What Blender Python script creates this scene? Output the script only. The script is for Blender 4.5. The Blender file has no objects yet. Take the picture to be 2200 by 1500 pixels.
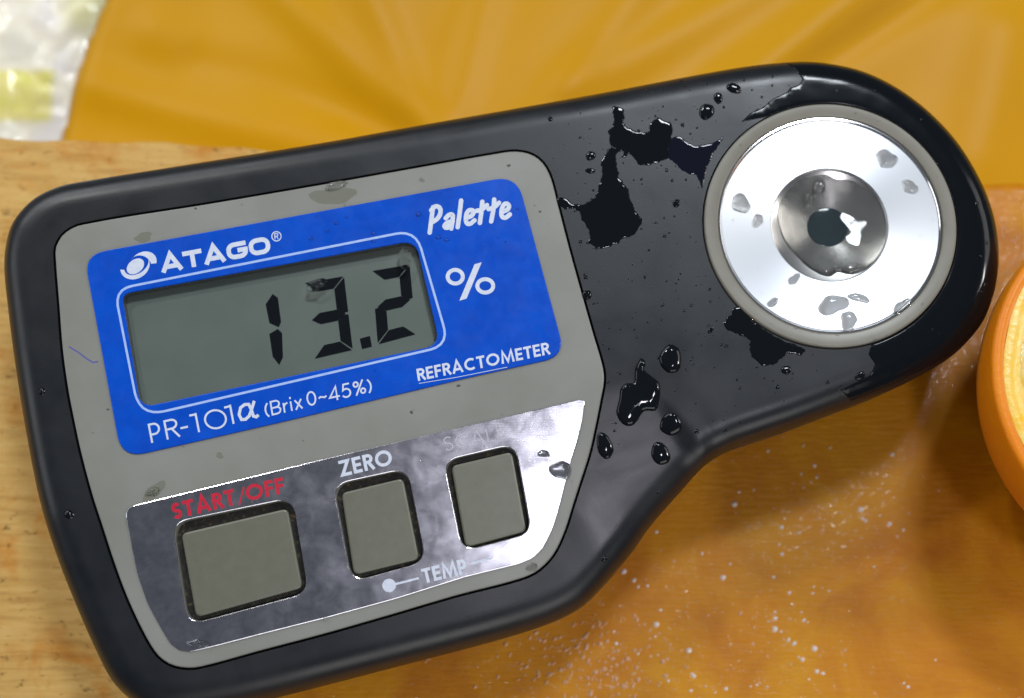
import bpy, bmesh, math, random
import numpy as np
from mathutils import Vector, Matrix
from mathutils.geometry import delaunay_2d_cdt
random.seed(7); rng = np.random.default_rng(11)
S = bpy.context.scene
COL = S.collection
MM = 0.001

# ------------------------------------------------------------------ camera
TOP = 30.0                      # height of the housing's flat top, mm
DIST, TILT = 250.0, math.radians(11.0)
CAM = Vector((0.0, -DIST*math.sin(TILT), TOP + DIST*math.cos(TILT)))
FWD = (Vector((0, 0, TOP)) - CAM).normalized()
RIGHT = Vector((1, 0, 0)); UP = RIGHT.cross(FWD)
LENS = 51.0
cd = bpy.data.cameras.new('camera'); cam = bpy.data.objects.new('camera', cd); COL.objects.link(cam)
cd.sensor_width = 36.0; cd.lens = LENS
cam.matrix_world = Matrix(((RIGHT.x, UP.x, -FWD.x, CAM.x*MM), (RIGHT.y, UP.y, -FWD.y, CAM.y*MM), (RIGHT.z, UP.z, -FWD.z, CAM.z*MM), (0, 0, 0, 1)))
cd.clip_start = 0.01; cd.clip_end = 50
cd.dof.use_dof = True; cd.dof.focus_distance = 0.249; cd.dof.aperture_fstop = 9.0; cd.dof.aperture_blades = 0
S.camera = cam
S.view_settings.view_transform = 'Standard'; S.view_settings.look = 'None'
S.view_settings.exposure = 0.0; S.view_settings.gamma = 1.0
S.render.film_transparent = False
S.cycles.sample_clamp_indirect = 6.0
S.cycles.max_bounces = 8
S.cycles.use_denoising = True

def ray(px, py):
    x = (px-1100.0)/2200.0*36.0; y = (750.0-py)/2200.0*36.0
    return (RIGHT*x + UP*y + FWD*LENS).normalized()
def W(px, py, z=TOP):
    d = ray(px, py); t = (z-CAM.z)/d.z
    return (CAM.x+d.x*t, CAM.y+d.y*t)

# ------------------------------------------------------------------ world and lamps
wd = bpy.data.worlds.new('World'); S.world = wd; wd.use_nodes = True
bg = wd.node_tree.nodes['Background']; bg.inputs[0].default_value = (0.80, 0.88, 1.0, 1); bg.inputs[1].default_value = 0.11
def mirror(px, py, h, z=TOP, slope=0.0):
    """where a lamp hangs whose glint falls at that spot of the flat top (or of a part sloping south)"""
    P = Vector((*W(px, py, z), z)); d = (P-CAM).normalized()
    n = Vector((0, -math.sin(slope), math.cos(slope)))
    r = d - 2*d.dot(n)*n
    return P + r*(h/r.z)
def lamp(name, pos, sx, sy, power, color=(1, 1, 1), aim=(0, 0, TOP), spin=0.0):
    ld = bpy.data.lights.new(name, 'AREA'); ld.shape = 'RECTANGLE'; ld.size = sx*MM; ld.size_y = sy*MM; ld.energy = power*1.55; ld.color = color
    o = bpy.data.objects.new(name, ld); COL.objects.link(o); o.location = Vector(pos)*MM
    q = (Vector(aim)-Vector(pos)).to_track_quat('-Z', 'Y')
    o.rotation_euler = (q.to_matrix() @ Matrix.Rotation(spin, 3, 'Z')).to_euler()
    return o
lamp('ceiling_lamp', mirror(1640, -230, 1300), 260, 150, 6.4, (0.86, 0.93, 1.0))
lamp('ceiling_lamp', mirror(1570, 1120, 1300, TOP, math.radians(7)), 130, 100, 1.7, (0.93, 0.90, 1.0))
lamp('ceiling_lamp', (-650, 1000, 1300), 130, 90, 2.8, (1.0, 0.98, 0.95))
lamp('ceiling_lamp', (1250, 150, 1000), 130, 90, 2.6, (1.0, 0.98, 0.95))
lamp('fill_panel', (-1000, 1300, 900), 1300, 600, 7.0, (0.94, 0.97, 1.0))  # unseen soft panels, this and the next three, added as fill to soften shadows
lamp('fill_panel', (-1500, 100, 650), 900, 600, 2.4, (0.94, 0.97, 1.0))
lamp('fill_panel', (500, -1500, 900), 1200, 700, 5.0, (1.0, 0.97, 0.95))
lamp('fill_panel', (1700, 500, 1000), 1000, 700, 5.0, (1.0, 0.97, 0.95))

# ------------------------------------------------------------------ materials
def mat(name, base=(0.5, 0.5, 0.5), rough=0.5, metal=0.0, ior=1.5, coat=0.0, coat_rough=0.05, spec=0.5,
        var=None, vscale=0.2, bump=0.0, bscale=3.0, rvar=0.0, rscale=0.3, aniso=0.0, trans=0.0, sss=0.0, stretch=(1, 1, 1), rot=0.0):
    m = bpy.data.materials.new(name); m.use_nodes = True
    nt = m.node_tree; N = nt.nodes; Lk = nt.links
    b = N['Principled BSDF']
    b.inputs['Base Color'].default_value = (*base, 1); b.inputs['Roughness'].default_value = rough
    b.inputs['Metallic'].default_value = metal; b.inputs['IOR'].default_value = ior
    b.inputs['Coat Weight'].default_value = coat; b.inputs['Coat Roughness'].default_value = coat_rough
    b.inputs['Specular IOR Level'].default_value = spec; b.inputs['Transmission Weight'].default_value = trans
    if sss:
        b.inputs['Subsurface Weight'].default_value = sss; b.inputs['Subsurface Radius'].default_value = (0.004, 0.002, 0.0006); b.inputs['Subsurface Scale'].default_value = 1.0
    geo = N.new('ShaderNodeNewGeometry'); mp = N.new('ShaderNodeMapping'); mp.vector_type = 'TEXTURE' if rot else 'POINT'
    if rot:
        mp.inputs['Rotation'].default_value = (0, 0, rot); mp.inputs['Scale'].default_value = tuple(MM/s for s in stretch)
    else:
        mp.inputs['Scale'].default_value = tuple(1000.0*s for s in stretch)
    Lk.new(geo.outputs['Position'], mp.inputs['Vector'])
    def noise(scale, detail=4.0, dist=0.0, rgh=0.55):
        n = N.new('ShaderNodeTexNoise'); n.inputs['Scale'].default_value = scale; n.inputs['Detail'].default_value = detail
        n.inputs['Distortion'].default_value = dist; n.inputs['Roughness'].default_value = rgh
        Lk.new(mp.outputs['Vector'], n.inputs['Vector']); return n
    def ramp(src, stops):
        r = N.new('ShaderNodeValToRGB'); cr = r.color_ramp
        while len(cr.elements) < len(stops): cr.elements.new(0.5)
        for e, (p, c) in zip(cr.elements, stops):
            e.position = p; e.color = (*c, 1) if len(c) == 3 else c
        Lk.new(src, r.inputs['Fac']); return r
    if var:
        r = ramp(noise(vscale).outputs['Fac'], [(0.3, base), (0.7, var)]); Lk.new(r.outputs['Color'], b.inputs['Base Color'])
    if rvar:
        n = noise(rscale, 6, 0.5); mr = N.new('ShaderNodeMapRange'); mr.inputs['From Min'].default_value = 0.3; mr.inputs['From Max'].default_value = 0.7
        mr.inputs['To Min'].default_value = max(0.02, rough-rvar); mr.inputs['To Max'].default_value = rough+rvar
        Lk.new(n.outputs['Fac'], mr.inputs['Value']); Lk.new(mr.outputs['Result'], b.inputs['Roughness'])
    if bump:
        bp = N.new('ShaderNodeBump'); bp.inputs['Strength'].default_value = 1.0; bp.inputs['Distance'].default_value = bump*MM
        Lk.new(noise(bscale, 3).outputs['Fac'], bp.inputs['Height']); Lk.new(bp.outputs['Normal'], b.inputs['Normal'])
    m['h'] = 1
    return m, nt, b, noise, ramp, mp, geo
def M1(*a, **k): return mat(*a, **k)[0]
def clear_mat(name, ior=1.33, rough=0.02, tint=(1, 1, 1), boost=1.0):
    """clear liquid or pane lying on something: what is below shows through, its surface mirrors the lamps"""
    m = bpy.data.materials.new(name); m.use_nodes = True; nt = m.node_tree; N = nt.nodes; Lk = nt.links
    N.remove(N['Principled BSDF']); out = N['Material Output']
    t = N.new('ShaderNodeBsdfTransparent'); t.inputs[0].default_value = (*tint, 1)
    g = N.new('ShaderNodeBsdfGlossy'); g.inputs['Roughness'].default_value = rough
    f = N.new('ShaderNodeFresnel'); f.inputs['IOR'].default_value = ior
    mx = N.new('ShaderNodeMixShader'); Lk.new(f.outputs[0], mx.inputs[0]); Lk.new(t.outputs[0], mx.inputs[1]); Lk.new(g.outputs[0], mx.inputs[2])
    Lk.new(mx.outputs[0], out.inputs['Surface']); return m

m_black = M1('black_plastic', (0.0035, 0.0050, 0.0075), 0.36, spec=0.5, bump=0.010, bscale=3.2, rvar=0.07, rscale=0.06, var=(0.006, 0.008, 0.011), vscale=0.3)
m_wet = M1('wet_black_plastic', (0.0045, 0.006, 0.008), 0.03, ior=1.36)
m_wetend = M1('thin_wet_film', (0.0045, 0.006, 0.008), 0.13, ior=1.33, spec=0.35)
m_wetp = M1('wet_plastic_bluish_sheen', (0.006, 0.0065, 0.014), 0.04, ior=1.36)  # bluish thin-film sheen of the wet patch put into its base colour
m_grey = M1('grey_membrane', (0.180, 0.182, 0.158), 0.42, bump=0.004, bscale=2.0, var=(0.230, 0.232, 0.212), vscale=0.05, rvar=0.06, rscale=0.08)
m_pad = M1('button_membrane', (0.115, 0.118, 0.085), 0.36, bump=0.006, bscale=3.0, var=(0.130, 0.133, 0.100), vscale=0.5)
m_blue = M1('blue_print', (0.0008, 0.056, 0.43), 0.28, spec=0.25, bump=0.003, bscale=4.0, var=(0.001, 0.074, 0.52), vscale=0.25, rvar=0.06, rscale=0.3)
m_white = M1('white_print', (0.62, 0.66, 0.74), 0.4, var=(0.50, 0.56, 0.68), vscale=1.2)
m_line = M1('pale_blue_line', (0.38, 0.50, 0.78), 0.4, var=(0.28, 0.42, 0.76), vscale=1.0)
m_red = M1('red_print', (0.55, 0.012, 0.040), 0.35, var=(0.42, 0.01, 0.03), vscale=1.4)
m_faint = M1('faint_print', (0.42, 0.42, 0.47), 0.35)
m_ring = M1('grey_ring_plastic', (0.165, 0.155, 0.125), 0.36, bump=0.004, bscale=2.0, var=(0.195, 0.185, 0.15), vscale=0.15)
m_lcd = M1('lcd_glass', (0.130, 0.172, 0.142), 0.45, var=(0.160, 0.195, 0.165), vscale=0.1)
m_seg = M1('lcd_segment', (0.005, 0.008, 0.012), 0.7, spec=0.1)
m_pane = clear_mat('window_pane', 1.3, 0.04)
m_water = clear_mat('clear_droplet', 1.40, 0.03)
m_glass = M1('water', (0.98, 0.98, 0.95), 0.02, ior=1.34, trans=1.0)
m_ink = M1('violet_ink', (0.09, 0.09, 0.28), 0.4)

# dirty groove round the buttons
m_well, nt, b, noise, ramp, mp, geo = mat('grimy_groove', (0.03, 0.025, 0.012), 0.6, bump=0.05, bscale=2.0)
Lk = nt.links; r = ramp(noise(1.1, 5).outputs['Fac'], [(0.45, (0.006, 0.006, 0.005)), (0.60, (0.030, 0.024, 0.010)), (0.74, (0.20, 0.13, 0.05))]); Lk.new(r.outputs['Color'], b.inputs['Base Color'])

# scratched bright sheet metal
m_silver, nt, b, noise, ramp, mp, geo = mat('scratched_silver_foil', (0.66, 0.67, 0.72), 0.17, metal=1.0, rvar=0.04, rscale=0.25, var=(0.52, 0.52, 0.58), vscale=0.9)
N = nt.nodes; Lk = nt.links
mp2 = N.new('ShaderNodeMapping'); mp2.inputs['Rotation'].default_value = (0, 0, 0.9); mp2.inputs['Scale'].default_value = (300, 5000, 1000)
Lk.new(geo.outputs['Position'], mp2.inputs['Vector'])
n1 = N.new('ShaderNodeTexNoise'); n1.inputs['Scale'].default_value = 1.0; n1.inputs['Detail'].default_value = 3; Lk.new(mp2.outputs['Vector'], n1.inputs['Vector'])
n2 = noise(0.12, 2, 0.2)
ad = N.new('ShaderNodeMath'); ad.operation = 'MULTIPLY_ADD'; ad.inputs[1].default_value = 2.2; Lk.new(n2.outputs['Fac'], ad.inputs[0]); Lk.new(n1.outputs['Fac'], ad.inputs[2])
bp = N.new('ShaderNodeBump'); bp.inputs['Distance'].default_value = 0.0030*MM; Lk.new(ad.outputs[0], bp.inputs['Height']); Lk.new(bp.outputs['Normal'], b.inputs['Normal'])

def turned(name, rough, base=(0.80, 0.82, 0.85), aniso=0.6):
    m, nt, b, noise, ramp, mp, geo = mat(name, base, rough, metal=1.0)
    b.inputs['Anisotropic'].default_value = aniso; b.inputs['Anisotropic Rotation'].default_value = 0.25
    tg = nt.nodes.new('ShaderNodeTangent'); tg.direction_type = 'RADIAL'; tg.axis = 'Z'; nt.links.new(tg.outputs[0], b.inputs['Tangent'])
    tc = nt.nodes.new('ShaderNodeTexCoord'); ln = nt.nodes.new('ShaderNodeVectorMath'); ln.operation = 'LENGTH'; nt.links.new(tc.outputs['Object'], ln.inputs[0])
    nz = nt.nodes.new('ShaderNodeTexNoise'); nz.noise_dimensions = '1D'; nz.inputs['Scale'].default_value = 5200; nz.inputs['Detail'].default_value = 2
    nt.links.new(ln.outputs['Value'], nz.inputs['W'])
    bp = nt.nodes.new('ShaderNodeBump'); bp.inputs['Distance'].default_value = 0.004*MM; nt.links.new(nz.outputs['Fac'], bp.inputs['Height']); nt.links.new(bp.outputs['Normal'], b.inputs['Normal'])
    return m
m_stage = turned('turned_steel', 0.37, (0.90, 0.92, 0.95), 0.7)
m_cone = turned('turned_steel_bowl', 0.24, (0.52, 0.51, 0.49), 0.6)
m_chrome = M1('polished_rim', (0.75, 0.75, 0.76), 0.12, metal=1.0)
m_prism = M1('prism_glass', (0.035, 0.055, 0.065), 0.06, ior=1.7)

# ------------------------------------------------------------------ helpers
def tag(o, label=None, cat=None, group=None, kind=None):
    if label: o['label'] = label
    if cat: o['category'] = cat
    if group: o['group'] = group
    if kind: o['kind'] = kind
    return o
def obj(name, verts, faces, m, parent=None, origin=(0, 0, 0), smooth=True, sharp=35, mats=None):
    me = bpy.data.meshes.new(name)
    o3 = Vector(origin)
    me.from_pydata([((v[0]-o3.x)*MM, (v[1]-o3.y)*MM, (v[2]-o3.z)*MM) for v in verts], [], faces)
    me.materials.append(m)
    for x in (mats or []): me.materials.append(x)
    me.update()
    if smooth:
        me.polygons.foreach_set('use_smooth', [True]*len(me.polygons))
        if sharp: me.set_sharp_from_angle(angle=math.radians(sharp))
    o = bpy.data.objects.new(name, me); COL.objects.link(o)
    if parent:
        t = Vector((0, 0, 0)); q = parent
        while q: t += q.location; q = q.parent
        o.parent = parent; o.location = Vector(origin)*MM - t
    else: o.location = Vector(origin)*MM
    return o
def empty(name, loc):
    e = bpy.data.objects.new(name, None); e.location = Vector(loc)*MM; e.empty_display_size = 0.01; COL.objects.link(e); return e

def resample(pts, step, closed=True):
    P = np.array(pts, float)
    if closed: P = np.vstack([P, P[:1]])
    seg = np.hypot(*np.diff(P, axis=0).T); L = np.concatenate([[0], np.cumsum(seg)])
    n = max(8, int(round(L[-1]/step))); t = np.linspace(0, L[-1], n, endpoint=not closed)
    if not closed: t = np.linspace(0, L[-1], n)
    return np.stack([np.interp(t, L, P[:, 0]), np.interp(t, L, P[:, 1])], 1)
def catmull(pts, k=8):
    P = [np.array(p, float) for p in pts]; n = len(P); out = []
    for i in range(n):
        p0, p1, p2, p3 = P[i-1], P[i], P[(i+1) % n], P[(i+2) % n]
        d = max(1e-6, np.linalg.norm(p2-p1))
        m1 = (p2-p0)/max(1e-6, np.linalg.norm(p2-p1)+np.linalg.norm(p1-p0))*d; m2 = (p3-p1)/max(1e-6, np.linalg.norm(p3-p2)+np.linalg.norm(p2-p1))*d
        for j in range(k):
            t = j/k; out.append((2*t**3-3*t**2+1)*p1+(t**3-2*t**2+t)*m1+(-2*t**3+3*t**2)*p2+(t**3-t**2)*m2)
    return np.array(out)
def rounded(pts, rad, k=7):
    """polygon with its corners rounded; rad is one number or one per corner"""
    n = len(pts); out = []
    rad = [rad]*n if not hasattr(rad, '__len__') else rad
    for i in range(n):
        p = np.array(pts[i], float); a = np.array(pts[i-1], float)-p; c = np.array(pts[(i+1) % n], float)-p
        la, lc = np.linalg.norm(a), np.linalg.norm(c); a /= la; c /= lc
        ang = math.acos(max(-1, min(1, float(a@c)))); cut = min(rad[i]/math.tan(ang/2), la*0.48, lc*0.48)
        A, C = p+a*cut, p+c*cut
        for j in range(k+1):
            t = j/k; out.append((1-t)**2*A*1 + 2*t*(1-t)*(p*0.92+(A+C)/2*0.08) + t*t*C)
    return np.array(out)
def area2(P): x, y = P[:, 0], P[:, 1]; return float(np.sum(x*np.roll(y, -1)-np.roll(x, -1)*y))
def ccw(P): P = np.array(P, float); return P if area2(P) > 0 else P[::-1].copy()
def normals_in(P):
    """unit normals pointing to the inside of a ccw loop"""
    t = np.roll(P, -1, 0)-np.roll(P, 1, 0); t /= np.maximum(1e-9, np.linalg.norm(t, axis=1))[:, None]
    return np.stack([-t[:, 1], t[:, 0]], 1)
def inside(Q, P):
    Q = np.atleast_2d(Q); x, y = Q[:, 0][:, None], Q[:, 1][:, None]
    x1, y1 = P[:, 0][None], P[:, 1][None]; x2, y2 = np.roll(P[:, 0], -1)[None], np.roll(P[:, 1], -1)[None]
    c = ((y1 > y) != (y2 > y)) & (x < (x2-x1)*(y-y1)/np.where(y2 == y1, 1e-9, y2-y1)+x1)
    return c.sum(1) % 2 == 1
def dist(Q, P):
    """distance from each point of Q to the closed loop P"""
    Q = np.atleast_2d(Q); out = np.empty(len(Q)); A = P; B = np.roll(P, -1, 0); D = B-A; dd = np.maximum(1e-12, (D**2).sum(1))
    for s in range(0, len(Q), 2000):
        q = Q[s:s+2000]; w = q[:, None]-A[None]; t = np.clip((w*D[None]).sum(2)/dd[None], 0, 1)
        out[s:s+2000] = np.sqrt((((w-t[..., None]*D[None])**2).sum(2)).min(1))
    return out
def grid(P, g, margin):
    x0, y0 = P.min(0); x1, y1 = P.max(0)
    X, Y = np.meshgrid(np.arange(x0, x1, g), np.arange(y0, y1, g)); X = X+(np.arange(X.shape[0])[:, None] % 2)*g*0.5
    Q = np.stack([X.ravel(), Y.ravel()], 1); Q = Q[inside(Q, P)]
    return Q[dist(Q, P) > margin] if len(Q) else Q
def cdt(loops, pts):
    V = []; E = []; ids = []
    for L in loops:
        s = len(V); V += [tuple(p) for p in L]; n = len(L); E += [(s+i, s+(i+1) % n) for i in range(n)]; ids.append(range(s, s+n))
    V += [tuple(p) for p in pts]
    v, e, f, ov, oe, of = delaunay_2d_cdt([Vector(p) for p in V], E, [], 0, 1e-5)
    m = {}
    for i, l in enumerate(ov):
        for k in l: m[k] = i
    return np.array([(p.x, p.y) for p in v]), [tuple(x) for x in f], [[m[k] for k in r] for r in ids]

# ------------------------------------------------------------------ shape of the housing's top
def PX(pts, z=TOP): return np.array([W(x, y, z) for x, y in pts])
bendA, bendB = W(150, 1100), W(1330, 822)
bd = np.array(bendB)-np.array(bendA); bd /= np.linalg.norm(bd); bn = np.array([bd[1], -bd[0]])   # bn points south, down the slope
K = PX([(1410, 800), (1455, 845), (1500, 905), (1540, 985), (1570, 1100)])
def bend(Q):
    """how far the top has dropped below the flat level (mm)"""
    Q = np.atleast_2d(Q)
    s = (Q-np.array(bendA))@bn
    ks = dist_open(Q, K)
    s = np.where(s > 0, s, s)
    e = np.minimum(s, ks)
    w = 0.55
    v = Q-K[0]; t = np.clip((v@(K[-2]-K[0]))/float((K[-2]-K[0])@(K[-2]-K[0])), 0, 1.15)
    groove = 0.55*t**1.3*np.exp(-((ks+0.6)/1.5)**2)
    ridge = 0.18*np.clip(t*2, 0, 1)*np.exp(-((ks-2.2)/1.3)**2)
    q = np.clip((ks+0.5)/5.5, 0, 1); q = q*q*(3-2*q)
    return math.tan(math.radians(7.0))*w*np.logaddexp(0, s/w)*q+groove-ridge
def dist_open(Q, P):
    """signed distance to an open line, positive on its left-hand (south-west) side"""
    A = P[:-1]; D = P[1:]-A; dd = (D**2).sum(1)
    w = Q[:, None]-A[None]; t = (w*D[None]).sum(2)/dd[None]
    tc = np.clip(t, 0, 1); tc[:, 0] = np.minimum(t[:, 0], 1); tc[:, -1] = np.maximum(t[:, -1], 0)
    r = w-tc[..., None]*D[None]; d2 = (r**2).sum(2); i = d2.argmin(1)
    rr = r[np.arange(len(Q)), i]; DD = D[i]
    side = -(DD[:, 0]*rr[:, 1]-DD[:, 1]*rr[:, 0])
    return np.sign(side)*np.sqrt(d2.min(1))
OUT_PX = [(12,583),(15,535),(27,490),(50,456),(85,425),(130,404),(179,393),(397,358),(700,309),(900,273),(1100,238),(1300,202),(1500,164),(1600,147),(1680,138.5),(1740,137),(1800,145),(1850,158),(1900,180),(1950,211),(2000,252),(2050,306),(2090,367),(2120,430),(2137,490),(2143,550),(2140,600),(2131,640),(2108,696),(2057,755),(1999,795),(1903,843),(1787,888),(1700,921),(1632,944),(1566,968),(1516,999),(1470,1049),(1400,1130),(1364,1182),(1325,1230),(1291,1268),(1255,1302),(1204,1331),(1145,1353),(1073,1375),(1000,1395),(850,1434),(700,1473),(560,1508),(450,1530),(370,1538),(310,1530),(268,1505),(229,1462),(191,1381),(153,1285),(120,1190),(86,1069),(64,960),(48,867),(32,760),(20,665)]
HSG = ccw(resample(catmull(PX(OUT_PX, TOP-5.0), 8), 1.0))
ER = 5.2
def edge_drop(d):
    d = np.asarray(d, float); u = np.clip(1-d/ER, 0, 1)
    return 5.2*(1-np.sqrt(np.maximum(0, 1-u**2.15)))
def zs(x, y): return TOP-float(bend(np.array([[x, y]]))[0])
def zs_np(Q): return TOP-bend(Q)
def zfull(Q):
    Q = np.atleast_2d(Q); return TOP-bend(Q)-edge_drop(dist(Q, HSG))
def WS(px, py):
    """point of the bent top seen at that spot"""
    z = TOP
    for _ in range(3): x, y = W(px, py, z); z = zs(x, y)
    return (x, y)
def PS(pts): return np.array([WS(x, y) for x, y in pts])

def slab(name, loops, zfun, th, bev, g, m, parent, label=None, smooth=True):
    """a plate of that thickness following the top, with holes and bevelled edges; loops[0] is the outside"""
    outer = ccw(loops[0]); holes = [ccw(h) for h in loops[1:]]
    ins = [outer+normals_in(outer)*bev]+[h-normals_in(h)*bev for h in holes]
    pts = grid(outer, g, g*0.6) if g else np.zeros((0, 2))
    for h in holes:
        if len(pts): pts = pts[~inside(pts, h)]; pts = pts[dist(pts, h) > g*0.6]
    v, f, idm = cdt(ins, pts)
    cen = np.array([v[list(t)].mean(0) for t in f]); keep = inside(cen, ins[0])
    for h in ins[1:]: keep &= ~inside(cen, h)
    F = []
    for t, k in zip(f, keep):
        if k:
            a, b_, c = v[t[0]], v[t[1]], v[t[2]]
            F.append(t if (b_[0]-a[0])*(c[1]-a[1])-(b_[1]-a[1])*(c[0]-a[0]) > 0 else t[::-1])
    z = zfun(v); V = [(p[0], p[1], zz) for p, zz in zip(v, z)]
    for li, (L, ids) in enumerate(zip([outer]+holes, idm)):
        n = len(L); zl = zfun(L); prev = ids
        mid = (L+ins[li])/2; mid = L+(mid-L)*0.58
        for ring, zz in ((mid, zl-bev*0.32), (L, zl-bev), (L, zl-th)):
            s = len(V); V += [(p[0], p[1], q) for p, q in zip(ring, zz)]; cur = list(range(s, s+n))
            for i in range(n):
                j = (i+1) % n; q = (prev[i], cur[i], cur[j], prev[j]); F.append(q if li == 0 else q[::-1])
            prev = cur
    o = obj(name, V, F, m, parent, smooth=smooth, sharp=18)
    if label: o['label'] = label
    return o

# ------------------------------------------------------------------ setting: floor, board, sheet, bag
EA, EB = np.array(W(-400, 268, 0)), np.array(W(2600, 414, 0))         # the board's far edge
bx = (EB-EA)/np.linalg.norm(EB-EA); by = np.array([-bx[1], bx[0]])
board_rot = math.atan2(bx[1], bx[0])
m_floor = M1('dark_floor', (0.12, 0.12, 0.12), 0.7, var=(0.16, 0.15, 0.14), vscale=0.01)
fl = obj('floor', [(-1500, -1500, -130), (1500, -1500, -130), (1500, 1500, -130), (-1500, 1500, -130)], [(0, 1, 2, 3)], m_floor)
tag(fl, 'dark floor far below the board', kind='structure')

# wood: pale dry pine at the left, soaked with juice from the bottom middle to the right
m_wood, nt, b, noise, ramp, mp, geo = mat('board_wood', (0.5, 0.3, 0.1), 0.5, spec=0.2)
N = nt.nodes; Lk = nt.links
def mapped(sx, sy, rz=-board_rot):
    q = N.new('ShaderNodeMapping'); q.inputs['Rotation'].default_value = (0, 0, rz); q.inputs['Scale'].default_value = (1000*sx, 1000*sy, 1000)
    Lk.new(geo.outputs['Position'], q.inputs['Vector']); return q
def tex(mpn, scale, detail=5, dist_=0.0, rgh=0.6):
    n = N.new('ShaderNodeTexNoise'); n.inputs['Scale'].default_value = scale; n.inputs['Detail'].default_value = detail; n.inputs['Distortion'].default_value = dist_; n.inputs['Roughness'].default_value = rgh
    Lk.new(mpn.outputs['Vector'], n.inputs['Vector']); return n
def mixc(f, a, c, mode='MIX'):
    x = N.new('ShaderNodeMix'); x.data_type = 'RGBA'; x.blend_type = mode
    if isinstance(f, float): x.inputs[0].default_value = f
    else: Lk.new(f, x.inputs[0])
    for s, i in ((a, 6), (c, 7)):
        if isinstance(s, tuple): x.inputs[i].default_value = (*s, 1)
        else: Lk.new(s, x.inputs[i])
    return x.outputs[2]
grain = ramp(tex(mapped(0.12, 1.1), 0.6, 6, 0.6).outputs['Fac'], [(0.25, (0.40, 0.215, 0.052)), (0.5, (0.56, 0.335, 0.094)), (0.8, (0.66, 0.43, 0.15))])
blot = ramp(tex(mapped(1, 1), 0.075, 5, 0.8).outputs['Fac'], [(0.5, (1, 1, 1)), (0.68, (0.93, 0.66, 0.34))])
speck = ramp(tex(mapped(0.6, 1), 0.55, 4, 0.3, 0.7).outputs['Fac'], [(0.30, (0.34, 0.28, 0.18)), (0.40, (1, 1, 1))])
pits = ramp(tex(mapped(0.35, 1.6), 1.2, 2).outputs['Fac'], [(0.24, (0.35, 0.26, 0.15)), (0.31, (1, 1, 1))])
dry = mixc(1.0, mixc(1.0, mixc(1.0, grain.outputs['Color'], blot.outputs['Color'], 'MULTIPLY'), speck.outputs['Color'], 'MULTIPLY'), pits.outputs['Color'], 'MULTIPLY')
wet = ramp(tex(mapped(1, 1), 0.045, 5, 0.7).outputs['Fac'], [(0.28, (0.40, 0.120, 0.002)), (0.5, (0.52, 0.195, 0.003)), (0.75, (0.62, 0.285, 0.004))])
# wet mask: distance past a slanting line on the board, made ragged by noise
sep = N.new('ShaderNodeSeparateXYZ'); Lk.new(mapped(1, 1, 0.0).outputs['Vector'], sep.inputs[0])
P1 = W(560, 1440, 0); P2 = W(1250, 760, 0)
dx, dy = P2[0]-P1[0], P2[1]-P1[1]; ll = math.hypot(dx, dy); nx, ny = dy/ll, -dx/ll
def mth(op, a, c=None, d=None):
    x = N.new('ShaderNodeMath'); x.operation = op
    for i, s in enumerate((a, c, d)):
        if s is None: continue
        if isinstance(s, (int, float)): x.inputs[i].default_value = s
        else: Lk.new(s, x.inputs[i])
    return x.outputs[0]
lin = mth('ADD', mth('MULTIPLY', sep.outputs[0], nx), mth('MULTIPLY_ADD', sep.outputs[1], ny, -(P1[0]*nx+P1[1]*ny)))
wob = mth('MULTIPLY_ADD', tex(mapped(1, 1), 0.09, 5).outputs['Fac'], 26.0, -13.0)
mr = N.new('ShaderNodeMapRange'); mr.interpolation_type = 'SMOOTHSTEP'; mr.inputs['From Min'].default_value = -6; mr.inputs['From Max'].default_value = 10
Lk.new(mth('ADD', lin, wob), mr.inputs['Value']); mask = mr.outputs['Result']
wetw = mixc(0.30, wet.outputs['Color'], mixc(1.0, wet.outputs['Color'], pits.outputs['Color'], 'MULTIPLY'))
Lk.new(mixc(mask, dry, wetw), b.inputs['Base Color'])
rr = N.new('ShaderNodeMapRange'); rr.inputs['To Min'].default_value = 0.62; rr.inputs['To Max'].default_value = 0.42; Lk.new(mask, rr.inputs['Value']); Lk.new(rr.outputs['Result'], b.inputs['Roughness'])
Lk.new(mth('MULTIPLY', mask, 0.28), b.inputs['Coat Weight']); b.inputs['Coat Roughness'].default_value = 0.07
cb = N.new('ShaderNodeBump'); cb.inputs['Distance'].default_value = 0.22*MM
Lk.new(mth('ADD', tex(mapped(1, 1), 0.5, 2).outputs['Fac'], mth('MULTIPLY', tex(mapped(1, 1), 1.6, 2).outputs['Fac'], 0.35)), cb.inputs['Height']); Lk.new(cb.outputs['Normal'], b.inputs['Coat Normal'])
bp = N.new('ShaderNodeBump'); bp.inputs['Distance'].default_value = 0.16*MM
Lk.new(mth('ADD', tex(mapped(0.2, 1.4), 1.0, 5).outputs['Fac'], tex(mapped(1, 1), 0.3, 4).outputs['Fac']), bp.inputs['Height']); Lk.new(bp.outputs['Normal'], b.inputs['Normal'])

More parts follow.
